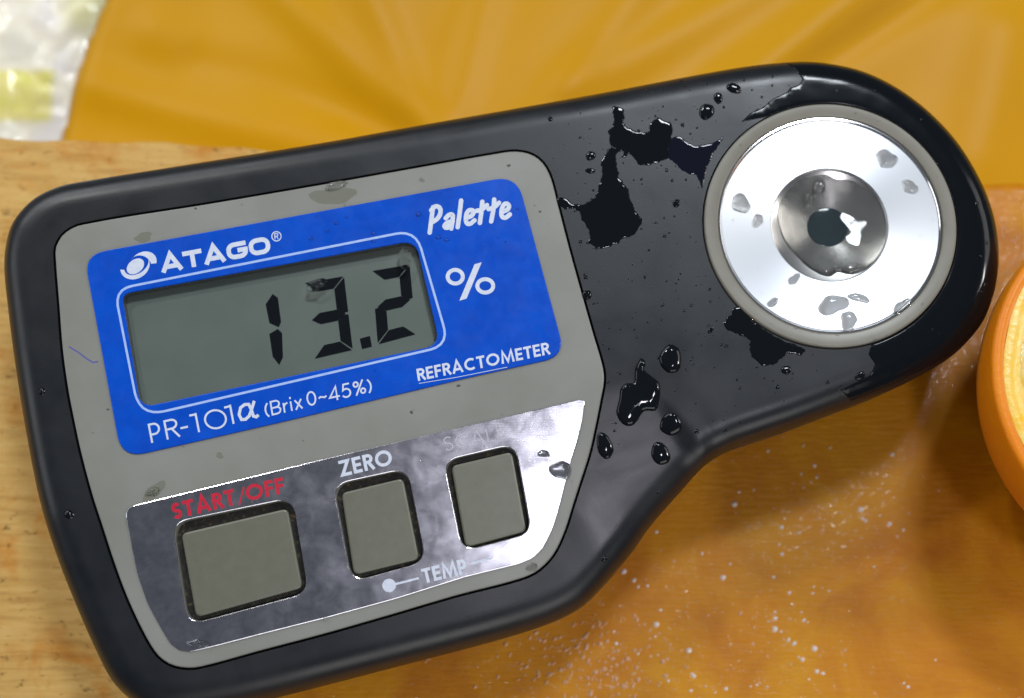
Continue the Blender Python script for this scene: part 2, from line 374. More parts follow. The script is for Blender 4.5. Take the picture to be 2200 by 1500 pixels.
def bw(u, v, z): p = EA+bx*u+by*v; return (p[0], p[1], z)
V, F = [], []
prof = [(-260, 0), (-2.2, 0), (-1.2, -0.25), (-0.4, -0.9), (0, -2.0), (0, -24), (-260, -24)]
us = np.linspace(-60, 380, 89)
for u in us:
    wv = 0.35*math.sin(u*0.11)+0.22*math.sin(u*0.37+1)+0.12*math.sin(u*0.9)
    for (v_, z_) in prof: V.append(bw(u, v_+(wv if v_ > -100 else 0), z_))
n = len(prof)
for i in range(len(us)-1):
    for k in range(n-1): F.append((i*n+k, (i+1)*n+k, (i+1)*n+k+1, i*n+k+1))
F.append(tuple(range(n))); F.append(tuple((len(us)-1)*n+k for k in range(n))[::-1])
bo = obj('wooden_board', V, F, m_wood, sharp=60)
bm = bmesh.new(); bm.from_mesh(bo.data); bmesh.ops.recalc_face_normals(bm, faces=bm.faces); bm.to_mesh(bo.data); bm.free()
tag(bo, 'pale wooden board under the black meter, soaked orange with juice at the right', 'wooden board')

# the yellow plastic lying below the far edge of the board, with soft folds
def seg_d(x, y, a, c):
    ax, ay = a; cx, cy = c; dx, dy = cx-ax, cy-ay; L2 = dx*dx+dy*dy
    t = ((x-ax)*dx+(y-ay)*dy)/L2; tc = np.clip(t, 0, 1); return np.hypot(x-ax-tc*dx, y-ay-tc*dy), t
SHZ = -30.0
def sheet_z(x, y):
    z = SHZ+0*x
    v = (x-EA[0])*by[0]+(y-EA[1])*by[1]
    z = z-0.05*v
    folds = [((960, 330), (560, -60), 4.5, 1.5), ((930, 300), (760, -80), 4.0, 1.2), ((980, 330), (420, 120), 5, -1.5), ((700, 330), (200, 180), 5, 1.6),
             ((1240, 190), (1700, -80), 5, 1.3), ((1580, 190), (1900, -60), 6, 2.0), ((1700, 170), (2060, -60), 4, -1.2), ((960, 300), (1060, -80), 4, 1.0),
             ((820, 330), (330, 60), 6, 1.2), ((2160, 60), (2100, 330), 7, 1.2), ((1150, 260), (1420, -80), 4, 0.9)]
    for a, c, w, h in folds:
        d, t = seg_d(x, y, W(*a, SHZ), W(*c, SHZ)); z = z+0.95*h*np.exp(-(d/w)**2)
    z = z+0.8*np.sin(x*0.045+y*0.03)+0.5*np.sin(x*0.11-y*0.07)
    return z
xs = np.arange(-150, 330, 1.7); ys = np.arange(0, 230, 1.7)
LX = W(150, 150, SHZ)[0]
V = []; F = []
for j, v_ in enumerate(ys):
    for i, u in enumerate(xs):
        p = EA+bx*(u+150)+by*(v_-10)
        V.append((p[0], p[1]))
V = np.array(V); Z = sheet_z(V[:, 0], V[:, 1]); nxn = len(xs)
# its left margin curls round and down along the white sack
mp_l = PX([(240, -160), (215, -20), (175, 80), (150, 170), (122, 300), (100, 420)], SHZ)
def left_margin(y): o_ = np.argsort(mp_l[:, 1]); return np.interp(y, mp_l[o_, 1], mp_l[o_, 0])
lm = left_margin(V[:, 1]); e = V[:, 0]-lm
keepv = e > -1.5
Z = Z-4.0*np.clip((3.0-e)/4.0, 0, 1.3)**2
for j in range(len(ys)-1):
    for i in range(nxn-1):
        q = (j*nxn+i, j*nxn+i+1, (j+1)*nxn+i+1, (j+1)*nxn+i)
        if all(keepv[k] for k in q): F.append(q)
m_yel = M1('yellow_plastic', (0.52, 0.250, 0.0005), 0.40, spec=0.14, coat=0.0, var=(0.58, 0.29, 0.0006), vscale=0.012, bump=0.05, bscale=0.15)
used = sorted({k for f in F for k in f}); rm = {k: i for i, k in enumerate(used)}
sh = obj('yellow_plastic_sheet', [(V[k][0], V[k][1], Z[k]) for k in used], [tuple(rm[k] for k in f) for f in F], m_yel, sharp=0)
md = sh.modifiers.new('thickness', 'SOLIDIFY'); md.thickness = 0.3*MM; md.offset = -1
tag(sh, 'smooth golden yellow plastic sheet with soft folds beyond the wooden board', 'plastic sheet')

# crumpled white sack with a pale yellow patch, far left corner
m_sack, nt, b, noise, ramp, mp, geo = mat('white_sack', (0.72, 0.70, 0.62), 0.35, coat=0.3)
N = nt.nodes; Lk = nt.links
c1 = ramp(noise(0.09, 4).outputs['Fac'], [(0.35, (0.70, 0.68, 0.56)), (0.5, (0.80, 0.75, 0.60)), (0.65, (0.76, 0.72, 0.68))])
sep = N.new('ShaderNodeSeparateXYZ'); Lk.new(mp.outputs['Vector'], sep.inputs[0])
def band(sock, lo, hi, soft):
    a = N.new('ShaderNodeMapRange'); a.interpolation_type = 'SMOOTHSTEP'; a.inputs['From Min'].default_value = lo-soft; a.inputs['From Max'].default_value = lo+soft; Lk.new(sock, a.inputs['Value'])
    c = N.new('ShaderNodeMapRange'); c.interpolation_type = 'SMOOTHSTEP'; c.inputs['From Min'].default_value = hi-soft; c.inputs['From Max'].default_value = hi+soft; c.inputs['To Min'].default_value = 1; c.inputs['To Max'].default_value = 0; Lk.new(sock, c.inputs['Value'])
    return mth('MULTIPLY', a.outputs['Result'], c.outputs['Result'])
ZB = -42.0
y_hi = W(60, 155, ZB)[1]; y_lo = W(60, 262, ZB)[1]; x_hi = W(116, 200, ZB)[0]; x_lo = W(-80, 200, ZB)[0]
wx = mth('MULTIPLY_ADD', noise(0.12, 2).outputs['Fac'], 2.4, -1.2)
pm = mth('MULTIPLY', band(mth('ADD', sep.outputs[1], wx), y_lo, y_hi, 1.0), band(sep.outputs[0], x_lo, x_hi, 1.5))
ycol = ramp(noise(0.2, 3).outputs['Fac'], [(0.4, (0.74, 0.66, 0.24)), (0.62, (0.66, 0.64, 0.12))])
y2 = W(60, 40, ZB)[1]; x2 = W(200, 20, ZB)
dd = N.new('ShaderNodeVectorMath'); dd.operation = 'DISTANCE'; Lk.new(mp.outputs['Vector'], dd.inputs[0]); dd.inputs[1].default_value = (x2[0]-1, x2[1], ZB)
a = N.new('ShaderNodeMapRange'); a.interpolation_type = 'SMOOTHSTEP'; a.inputs['From Min'].default_value = 2; a.inputs['From Max'].default_value = 9; a.inputs['To Min'].default_value = 0.5; a.inputs['To Max'].default_value = 0; Lk.new(dd.outputs['Value'], a.inputs['Value'])
cc = mixc(pm, mixc(a.outputs['Result'], c1.outputs['Color'], (0.66, 0.62, 0.12)), ycol.outputs['Color'])
Lk.new(cc, b.inputs['Base Color'])
x0, y0 = W(-260, 330, ZB); V = []; F = []; nx_, ny_ = 76, 62
from mathutils import noise as mn
for j in range(ny_):
    for i in range(nx_):
        x = x0+i*0.75; y = y0-3+j*0.75
        q = Vector((x*0.07, y*0.07, 3.3)); h = 1.9*mn.noise(q)+1.1*abs(mn.noise(q*2.3))+0.3*abs(mn.noise(q*5.1))
        e = x-left_margin(y)
        z = ZB+h-max(0, e+2)*0.7
        V.append((x+mn.noise(q*3)*0.8, y, z))
for j in range(ny_-1):
    for i in range(nx_-1):
        F.append((j*nx_+i, j*nx_+i+1, (j+1)*nx_+i+1, (j+1)*nx_+i))
sk = obj('white_sack', V, F, m_sack, sharp=0)
md = sk.modifiers.new('thickness', 'SOLIDIFY'); md.thickness = 0.25*MM; md.offset = -1
tag(sk, 'crumpled white plastic sack with a pale yellow patch in the far corner', 'sack')

# ------------------------------------------------------------------ the meter
ROOT = empty('refractometer', (W(1000, 780)[0], W(1000, 780)[1], 0.0))
tag(ROOT, 'black hand-held refractometer with blue label, display reading 13.2 and round steel sample stage', 'refractometer')

PLATE_PX = [(118,556),(119,530),(137,501),(174,482),(454,436),(700,394),(896,359),(1060,330),(1105,324),(1140,330),(1166,348),(1184,380),(1200,440),(1225,536),(1250,626),(1275,714),(1297,790),(1299,820),(1293,855),(1280,920),(1267,977),(1250,1030),(1233,1083),(1213,1145),(1188,1195),(1150,1231),(1100,1250),(983,1280),(840,1322),(700,1362),(560,1399),(430,1434),(395,1436),(362,1427),(334,1404),(302,1349),(270,1279),(242,1203),(219,1132),(193,1050),(172,970),(157,900),(145,838),(133,750),(126,660)]
PLATE = ccw(resample(catmull(PS(PLATE_PX), 5), 1.1))
CX, CY = W(1783, 482)
RING_R = 22.15
ang = np.linspace(0, 2*math.pi, 120, endpoint=False)
CIRC = np.stack([CX+RING_R*np.cos(ang), CY+RING_R*np.sin(ang)], 1)

def housing():
    pts = []; prof = [0.05, 0.2, 0.45, 0.8, 1.25, 1.8, 2.4, 3.1, 3.9, 4.8, 5.6, 6.4]
    nin = normals_in(HSG); hd = [HSG]
    for d in prof:
        q = HSG+nin*d; dd_ = dist(q, HSG); pts.append(q[dd_ > d*0.97])
    gp = grid(HSG, 1.25, 7.0); pts.append(gp); P = np.vstack(pts)
    pn = normals_in(PLATE); po = PLATE-pn*0.28; pi_ = PLATE-pn*0.02
    cn = normals_in(CIRC); co = CIRC-cn*0.22; ci = CIRC-cn*0.02
    for L in (PLATE, CIRC):
        ins_ = inside(P, L); dL = dist(P, L); P = P[(ins_ & (dL > 4)) | (~ins_ & (dL > 0.75))]
    # deep recess interiors need few points
    v, f, idm = cdt([HSG, po, pi_, co, ci], P)
    cen = np.array([v[list(t)].mean(0) for t in f]); keep = inside(cen, HSG)
    z = TOP-bend(v)-edge_drop(dist(v, HSG))
    inp = inside(v, PLATE-pn*0.1); inc = inside(v, CIRC-cn*0.1)
    z = np.where(inp, z-3.2, z); z = np.where(inc, z-9.0, z)
    F = []
    for t, k in zip(f, keep):
        if k:
            a, b_, c = v[t[0]], v[t[1]], v[t[2]]
            F.append(t if (b_[0]-a[0])*(c[1]-a[1])-(b_[1]-a[1])*(c[0]-a[0]) > 0 else t[::-1])
    V = [(p[0], p[1], q) for p, q in zip(v, z)]
    prev = idm[0]; n = len(HSG); zb = np.array([V[i][2] for i in prev])
    for ins_, zz in ((0.0, zb-1.0), (0.25, zb-6), (0.55, zb-6.1), (0.55, zb-6.9), (0.25, zb-7.0), (1.2, np.full(n, 4.0)), (3.2, np.full(n, 1.2)), (5.5, np.full(n, 0.6))):
        s = len(V); R = HSG+nin*ins_; V += [(p[0], p[1], q) for p, q in zip(R, zz)]; cur = list(range(s, s+n))
        for i in range(n): j = (i+1) % n; F.append((prev[i], cur[i], cur[j], prev[j]))
        prev = cur
    F.append(tuple(prev)[::-1])
    return obj('housing', V, F, m_black, ROOT, sharp=48)
housing()

# openings
LCDW = ccw(rounded(PS([(263, 633), (893, 518), (945, 742), (303, 876)]), [1.3, 2.6, 2.4, 2.2]))
def quad(q, r): return ccw(rounded(PS(q), r))
G = [quad([(372,1124),(629,1071),(662,1273),(404,1342)], 2.6), quad([(717,1042),(875,1008),(914,1206),(756,1250)], 2.6), quad([(954,991),(1106,955),(1141,1145),(994,1184)], 2.4)]
B = [quad([(389,1146),(618,1092),(650,1263),(421,1327)], 0.9), quad([(733,1059),(866,1027),(901,1202),(760,1236)], 0.9), quad([(969,1001),(1100,970),(1131,1142),(1000,1177)], 0.9)]
rs = lambda L, s=0.6: resample(L, s)
zP = lambda Q: zs_np(Q)+0.12
slab('faceplate', [PLATE+normals_in(PLATE)*0.12]+[rs(LCDW)]+[rs(g) for g in G], zP, 2.0, 0.25, 2.2, m_grey, ROOT)

# blue label
LAB_PX = [(180,560),(300,520),(1100,382),(1212,770),(1060,803),(270,984)]
LAB = rounded(PS([(181,548),(1110,378),(1215,766),(1000,814),(600,909),(262,986)]), [3.4, 4.0, 3.4, 40, 40, 3.8])
zL = lambda Q: zs_np(Q)+0.42
LABEL = slab('label_panel', [rs(ccw(LAB), 0.8), rs(LCDW, 0.6)], zL, 0.34, 0.16, 3.0, m_blue, ROOT, smooth=False)
# display
LCDI = LCDW+normals_in(LCDW)*(-0.6)
slab('display', [rs(LCDI, 1.5)], lambda Q: zs_np(Q)-1.95, 0.5, 0.05, 4.0, m_lcd, ROOT, smooth=False)
DISPLAY = bpy.data.objects['display']
slab('window_pane', [rs(LCDW+normals_in(LCDW)*0.03, 1.0)], lambda Q: zs_np(Q)+0.22, 0.3, 0.03, 0, m_pane, ROOT, smooth=False)

# ---- flat print: strokes laid on the surface
def smooth_open(pts, k=4):
    P = [np.array(p, float) for p in pts]; P = [2*P[0]-P[1]]+P+[2*P[-1]-P[-2]]; out = []
    for i in range(1, len(P)-2):
        for j in range(k):
            t = j/k; out.append(tuple(0.5*((2*P[i])+(-P[i-1]+P[i+1])*t+(2*P[i-1]-5*P[i]+4*P[i+1]-P[i+2])*t*t+(-P[i-1]+3*P[i]-3*P[i+1]+P[i+2])*t**3)))
    return out+[tuple(P[-2])]
class Print:
    def __init__(s, zf, base): s.V = []; s.F = []; s.zf = zf; s.base = base; s.k = 0
    def poly(s, pts_px):
        P = PSZ(pts_px, s.zf); P = ccw(P); n0 = len(s.V); z = s.zf(P)+s.base+0.003*s.k; s.k = (s.k+1) % 6
        v, f, idm = cdt([P], []); cen = np.array([v[list(t)].mean(0) for t in f]); kp = inside(cen, P)
        z = s.zf(v)+s.base+0.003*s.k
        s.V += [(p[0], p[1], q) for p, q in zip(v, z)]
        for t, k in zip(f, kp):
            if k:
                a, b_, c = v[t[0]], v[t[1]], v[t[2]]
                t = t if (b_[0]-a[0])*(c[1]-a[1])-(b_[1]-a[1])*(c[0]-a[0]) > 0 else t[::-1]
                s.F.append(tuple(n0+i for i in t))
    def stroke(s, pts_px, w, closed=False, ext=0.0, round_=False):
        P = np.array(pts_px, float); n = len(P); h = w/2
        if n < 2: return
        if not closed and (ext or round_):
            e = h*0.5 if round_ else ext
            a = P[0]-P[1]; a /= max(1e-9, np.linalg.norm(a)); c = P[-1]-P[-2]; c /= max(1e-9, np.linalg.norm(c))
            P[0] = P[0]+a*e; P[-1] = P[-1]+c*e
        Lf, Rt = [], []
        for i in range(n):
            if closed or 0 < i < n-1:
                a = P[i]-P[i-1]; c = P[(i+1) % n]-P[i]; a /= max(1e-9, np.linalg.norm(a)); c /= max(1e-9, np.linalg.norm(c))
                t = a+c; t /= max(1e-6, np.linalg.norm(t)); nn = np.array([-t[1], t[0]]); k = 1/max(0.42, float(nn@np.array([-a[1], a[0]])))
            else:
                a = P[1]-P[0] if i == 0 else P[-1]-P[-2]; a /= max(1e-9, np.linalg.norm(a)); nn = np.array([-a[1], a[0]]); k = 1
            Lf.append(P[i]+nn*h*k); Rt.append(P[i]-nn*h*k)
        A = PSZ(Lf+Rt, s.zf); z = s.zf(A)+s.base+0.003*s.k; s.k = (s.k+1) % 6
        for i in range(n if closed else n-1):
            j = (i+1) % n; n0 = len(s.V)
            for q_ in (i, j, n+j, n+i): s.V.append((A[q_][0], A[q_][1], z[q_]+0.0012*(i % 24)))
            s.F.append((n0, n0+1, n0+2, n0+3))
        if round_ and not closed:
            for c_, d_ in ((P[0], P[0]-P[1]), (P[-1], P[-1]-P[-2])):
                a0 = math.atan2(d_[1], d_[0]); s.poly([c_+h*np.array([math.cos(a0+t), math.sin(a0+t)]) for t in np.linspace(-math.pi/2, math.pi/2, 8)])
    def build(s, name, m, parent, label=None):
        o = obj(name, s.V, s.F, m, parent_fix(parent), smooth=False)
        bm = bmesh.new(); bm.from_mesh(o.data)
        for f in bm.faces:
            if f.normal.z < 0: f.normal_flip()
        bm.to_mesh(o.data); bm.free()
        if label: o['label'] = label
        return o
def parent_fix(p): return p
def PSZ(pts, zf):
    out = []
    for x_, y_ in pts:
        z = TOP
        for _ in range(3): X, Y = W(x_, y_, z); z = float(zf(np.array([[X, Y]]))[0])
        out.append((X, Y))
    return np.array(out)
def arc(cx, cy, rx, ry, a0, a1, n=12): return [(cx+rx*math.cos(math.radians(a0+(a1-a0)*i/n)), cy+ry*math.sin(math.radians(a0+(a1-a0)*i/n))) for i in range(n+1)]
def squ(w, t, n=6, r=0.3):
    x0, x1, y0, y1 = t, w-t, t, 1-t
    return arc(x1-r, y1-r, r, r, 90, 0, n)+arc(x1-r, y0+r, r, r, 0, -90, n)+arc(x0+r, y0+r, r, r, 270, 180, n)+arc(x0+r, y1-r, r, r, 180, 90, n)
def glyph(ch, t, style):
    """strokes of one letter, cap height 1, t = half the stroke width; returns (strokes, width); a stroke is (points, closed)"""
    o, i = t, 1-t
    sq = style == 'wide'
    if ch == 'A': w = 1.18 if sq else 0.86; return [([(t*0.9, 0), (w/2, 1), (w-t*0.9, 0)], 0), ([(w*0.24, 0.30), (w*0.76, 0.30)], 0)], w
    if ch == 'T': w = 0.98 if sq else 0.62; return [([(0, i), (w, i)], 0), ([(w/2, i), (w/2, 0)], 0)], w
    if ch == 'O':
        if sq: return [(squ(1.12, t), 1)], 1.12
        w = 1.02; return [(arc(w/2, 0.5, w/2-t, 0.5-t, 0, 345, 23), 1)], w
    if ch == 'G': w = 1.12; r = 0.3; return [([(w-t*0.6, i)]+arc(t+r, i-r, r, r, 90, 180, 6)+arc(t+r, o+r, r, r, 180, 270, 6)+arc(w-t-r, o+r, r, r, 270, 360, 6)+[(w-t, 0.5), (w*0.52, 0.5)], 0)], w
    if ch == 'C': w = 0.86; return [(arc(0.5, 0.5, 0.5-t, 0.5-t, 52, 308, 18), 0)], w
    if ch == 'S': w = 0.56; r = (i-o)/4; c = w/2; rx = w/2-t; return [(arc(c, i-r, rx, r, 30, 270, 12)+arc(c, o+r, rx, r, 90, -150, 12)[1:], 0)], w
    if ch in 'RPB':
        w = 0.60; r = (i-0.5)/2 if ch != 'P' else (i-0.42)/2; yb = i-2*r
        st = [([(t, 0), (t, 1)], 0), ([(t, i), (w-t-r, i)]+arc(w-t-r, i-r, r, r, 80, -80, 8)+[(w-t-r, yb), (t, yb)], 0)]
        if ch == 'R': st.append(([(w*0.50, yb), (w-t*0.2, 0)], 0))
        if ch == 'B': r2 = (yb-o)/2; st.append(([(w-t-r2, yb)]+arc(w-t-r2+0.03, yb-r2, r2, r2, 80, -80, 8)+[(w-t-r2, o), (t, o)], 0))
        return st, w
    if ch == 'E': w = 0.54; return [([(t, 0), (t, 1)], 0), ([(t, i), (w, i)], 0), ([(t, 0.5), (w*0.95, 0.5)], 0), ([(t, o), (w, o)], 0)], w
    if ch == 'F': w = 0.52; return [([(t, 0), (t, 1)], 0), ([(t, i), (w, i)], 0), ([(t, 0.5), (w*0.92, 0.5)], 0)], w
    if ch == 'M': w = 1.02; return [([(t, 0), (t*1.9, 1-t*0.4), (w/2, 0.12), (w-t*1.9, 1-t*0.4), (w-t, 0)], 0)], w
    if ch == 'Z': w = 0.68; return [([(0, i), (w-t*1.2, i), (t*1.2, o), (w, o)], 0)], w
    if ch == 'L': w = 0.5; return [([(t, 1), (t, o), (w, o)], 0)], w
    if ch == '/': w = 0.42; return [([(0, -0.08), (w, 1.05)], 0)], w
    if ch == '-': w = 0.38; return [([(0.02, 0.40), (w-0.02, 0.40)], 0)], w
    if ch == '1': w = 0.28; return [([(0, i-0.02), (w-t, i-0.02)], 0), ([(w-t, 1), (w-t, 0)], 0)], w
    if ch == '0': w = 0.62; return [(arc(w/2, 0.5, w/2-t, 0.5-t, 0, 345, 23), 1)], w
    if ch == '(': w = 0.28; return [(arc(0.62, 0.45, 0.52, 0.62, 132, 228, 10), 0)], w
    if ch == ')': w = 0.30; return [(arc(-0.34, 0.45, 0.52, 0.62, 48, -48, 10), 0)], w
    if ch == 'r': w = 0.30; return [([(t, 0), (t, 0.66)], 0), ([(t, 0.38), (t+0.08, 0.56), (w, 0.62)], 0)], w
    if ch == 'i': w = 2*t; return [([(t, 0), (t, 0.66)], 0), ([(t, 0.82), (t, 0.96)], 0)], w
    if ch == 'x': w = 0.50; return [([(t, 0), (w-t, 0.66)], 0), ([(t, 0.66), (w-t, 0)], 0)], w
    if ch == '~': w = 0.50; return [([(0, 0.38), (0.12, 0.46), (0.25, 0.42), (0.38, 0.37), (0.5, 0.46)], 0)], w
    if ch == '4': w = 0.68; return [([(w, 0.25), (t*0.8, 0.25), (w-0.18, 1-t), (w-0.18, 0)], 0)], w
    if ch == '5': w = 0.60; return [([(w-0.06, i), (0.17, i), (0.10, 0.55)]+arc(0.28, 0.34, 0.32-t, 0.34-t, 110, -150, 14), 0)], w
    if ch == '%': w = 0.80; return [(arc(0.20, 0.76, 0.20-t, 0.22-t, 0, 330, 11), 1), (arc(0.60, 0.24, 0.20-t, 0.22-t, 0, 330, 11), 1), ([(0.14, 0), (0.66, 1)], 0)], w
    if ch == 'q':  # alpha
        w = 0.90; return [([(0.84, 0.98), (0.70, 0.62), (0.52, 0.22), (0.34, t), (0.16, 0.12), (0.09, 0.42), (0.20, 0.78), (0.40, 1-t*1.2), (0.58, 0.86), (0.66, 0.5), (0.70, 0.16), (0.82, t*0.9), (0.93, 0.16)], 0)], w
    if ch == ' ': return [], 0.22
    return [], 0.3
def write(pr, text, o, e, up, w, gap=0.12, style='', ext=0.0, closed_adv=True):
    """text along the line from o to e (pixels of the 2200-wide view), cap height vector up, stroke width w"""
    cap = math.hypot(*up); t = w/cap/2
    gl = [glyph(c, t, style) for c in text]; tot = sum(g[1] for g in gl)+gap*(len(gl)-1)
    o = np.array(o, float); X = (np.array(e, float)-o)/tot; U = np.array(up, float); u = 0.0
    for st, wd_ in gl:
        for pts, cl in st:
            pr.stroke([o+X*(u+p[0])+U*p[1] for p in pts], w, closed=bool(cl), ext=ext)
        u += wd_+gap

zT = lambda Q: zs_np(Q)+0.42
pr = Print(zT, 0.012)
write(pr, 'ATAGO', (346, 587), (584, 543), (-6, -36), 9.8, gap=0.02, style='wide')
pr.stroke([(594+10*math.cos(a_), 508+10*math.sin(a_)) for a_ in np.linspace(0, 2*math.pi, 18, endpoint=False)], 2.2, closed=True)
pr.stroke([(591, 514), (590, 502)], 2.0); pr.stroke([(590, 502.5), (596, 502), (597, 507), (591, 509)], 1.8); pr.stroke([(594, 508), (598, 514)], 1.8)
pr.build('lettering', m_white, LABEL, 'white maker\'s name along the top left of the blue label')
# ring emblem before the name
pr = Print(zT, 0.012)
def ell(cx, cy, rx, ry, rot, a0, a1, n=20):
    c_, s_ = math.cos(math.radians(rot)), math.sin(math.radians(rot)); out = []
    for i in range(n+1):
        a_ = math.radians(a0+(a1-a0)*i/n); x_, y_ = rx*math.cos(a_), ry*math.sin(a_); out.append((cx+x_*c_-y_*s_, cy+x_*s_+y_*c_))
    return out
pr.poly(ell(291, 572.5, 21, 14.5, -38, 0, 342, 19))
lo = ell(290, 572, 33, 27, -30, 200, 8, 22); li = ell(293, 568.5, 29, 19.5, -34, 10, 195, 22); pr.poly(lo+li)
hi_o = ell(308, 566, 30, 24, -30, 228, 395, 22); hi_i = ell(300, 575, 26, 26, -30, 372, 268, 18); pr.poly(hi_o+hi_i)
pr.build('emblem', m_white, LABEL, 'white emblem of two swooshes around a disc')
# brush-written name at the top right
pr = Print(zT, 0.012)
def Z5(pts): return [(880+x/6.25, 420+y/6.25) for x, y in pts]
bw_ = 9.6
for s_ in ([(272, 485), (292, 330), (312, 175)], [(300, 190), (340, 150), (390, 155), (415, 195), (408, 255), (375, 310), (330, 345)],
           [(495, 295), (525, 265), (560, 255), (580, 275), (575, 345), (562, 430)], [(565, 350), (510, 365), (470, 405), (480, 432), (520, 432), (558, 400)],
           [(690, 85), (672, 240), (648, 412)], [(770, 300), (830, 275), (858, 230), (840, 200), (795, 205), (765, 250), (755, 330), (775, 378), (815, 380), (860, 345)],
           [(975, 100), (962, 230), (945, 355)], [(915, 205), (970, 190), (1028, 140)], [(1135, 70), (1125, 190), (1098, 335)], [(1075, 180), (1135, 160), (1190, 110)],
           [(1260, 215), (1315, 190), (1335, 145), (1310, 112), (1270, 122), (1240, 180), (1232, 250), (1250, 292), (1290, 298), (1335, 265)]):
    pr.stroke(smooth_open(Z5(s_)), bw_, round_=True)
pr.build('lettering', m_white, LABEL, 'white brush-written name at the top right of the label')
pr = Print(zT, 0.012)
pr.stroke(Z5([(613+100*math.cos(a_)*1.02, 1092+92*math.sin(a_)) for a_ in np.linspace(0, 2*math.pi, 24, endpoint=False)]), 8.4, closed=True)
pr.stroke(Z5([(1016+105*math.cos(a_)*1.02, 1215+90*math.sin(a_)) for a_ in np.linspace(0, 2*math.pi, 24, endpoint=False)]), 8.4, closed=True)
pr.poly(Z5([(668, 1415), (765, 1385), (968, 898), (872, 925)]))
pr.build('percent_sign', m_white, LABEL)
pr = Print(zT, 0.012)
write(pr, 'REFRACTOMETER', (898, 819), (1182, 761), (-4, -26), 5.0, gap=0.10)
pr.stroke([(900, 824), (980, 811), (1090, 789)], 1.2)  # thin line drawn for the lettering's reflection in the clear layer
pr.build('lettering', m_white, LABEL, 'white instrument name at the lower right of the label')
pr = Print(zT, 0.012)
write(pr, 'PR-101', (325, 953), (411, 932), (-8, -41), 5.0, gap=0.2) if False else None
for tx, o_, e_ in (('P', (325, 952), (349, 947)), ('R', (358, 945), (387, 938)), ('-', (390, 937), (408, 933)), ('1', (414, 931), (431, 928)), ('0', (441, 925), (485, 915)), ('1', (489, 914), (505, 910))):
    if tx == '0': pr.stroke([(463+22.5*math.cos(a_), 901+19.5*math.sin(a_)) for a_ in np.linspace(0, 2*math.pi, 26, endpoint=False)], 4.2, closed=True)
    else: write(pr, tx, o_, e_, (-8, -41), 4.4)
write(pr, 'q', (512, 908), (555, 898), (-6, -38), 6.4)
pr.build('lettering', m_white, LABEL, 'white type number at the lower left of the label')
pr = Print(zT, 0.012)
write(pr, '(Brix', (569, 897), (652, 877), (-5, -31), 3.6, gap=0.13)
write(pr, '0~45%)', (661, 874), (803, 842), (-5, -31), 3.6, gap=0.14)
pr.build('lettering', m_white, LABEL, 'small white measuring range in brackets')
# rounded frame line round the display
pr = Print(zT, 0.010)
fr = rounded([(246, 622), (893, 494), (965, 742), (300, 896)], [36, 44, 38, 50], 9)
pr.stroke([tuple(p) for p in resample(fr, 12)], 5.0, closed=True)
pr.build('frame_line', m_line, LABEL)
# LCD digits: each lit digit a mesh of segments
zD = lambda Q: zs_np(Q)-1.95
def seg7(on, TL, TR, BL, BR, w=24.0):
    TL, TR, BL, BR = [np.array(p, float) for p in (TL, TR, BL, BR)]
    Wd = np.linalg.norm(TR-TL); H = np.linalg.norm(BL-TL); a = w/Wd; c = w/H; g = 1.6/Wd; gh = 1.6/H
    def P(u, v): return tuple((TL*(1-u)+TR*u)*(1-v)+(BL*(1-u)+BR*u)*v)
    S_ = {'a': [(g, 0.005), (1-g, 0.005), (1-a-g, c), (a+g, c)], 'd': [(g, 1), (1-g, 1), (1-a-g, 1-c), (a+g, 1-c)],
          'g': [(0.07, .5), (a, .5-c/2), (1-a, .5-c/2), (1-0.07, .5), (1-a, .5+c/2), (a, .5+c/2)],
          'b': [(1, 2*gh), (1, .5-gh*2), (1-a*0.5, .5-gh), (1-a, .5-c/2-gh), (1-a, c+gh)], 'c': [(1, 1-2*gh), (1, .5+gh*2), (1-a*0.5, .5+gh), (1-a, .5+c/2+gh), (1-a, 1-c-gh)],
          'f': [(0, 2*gh), (0, .5-gh*2), (a*0.5, .5-gh), (a, .5-c/2-gh), (a, c+gh)], 'e': [(0, 1-2*gh), (0, .5+gh*2), (a*0.5, .5+gh), (a, .5+c/2+gh), (a, 1-c-gh)]}
    p = Print(zD, 0.10)
    for k in on: p.poly([P(u, v) for u, v in S_[k]])
    return p
p = Print(zD, 0.10)
p.poly([(571, 654), (586, 632), (597, 640), (604, 692), (599, 703), (579, 694)]); p.poly([(579, 718), (597, 707), (606, 716), (608, 768), (600, 784), (586, 766)])
p.build('digit_one', m_seg, DISPLAY)
seg7('abcdg', (654, 608), (739, 593), (675, 771), (758, 752)).build('digit_three', m_seg, DISPLAY)
seg7('abged', (799, 582), (880, 568), (812, 740), (894, 718)).build('digit_two', m_seg, DISPLAY)
p = Print(zD, 0.10); p.poly([(773, 728), (795, 722), (799, 745), (778, 750)]); p.build('decimal_point', m_seg, DISPLAY)

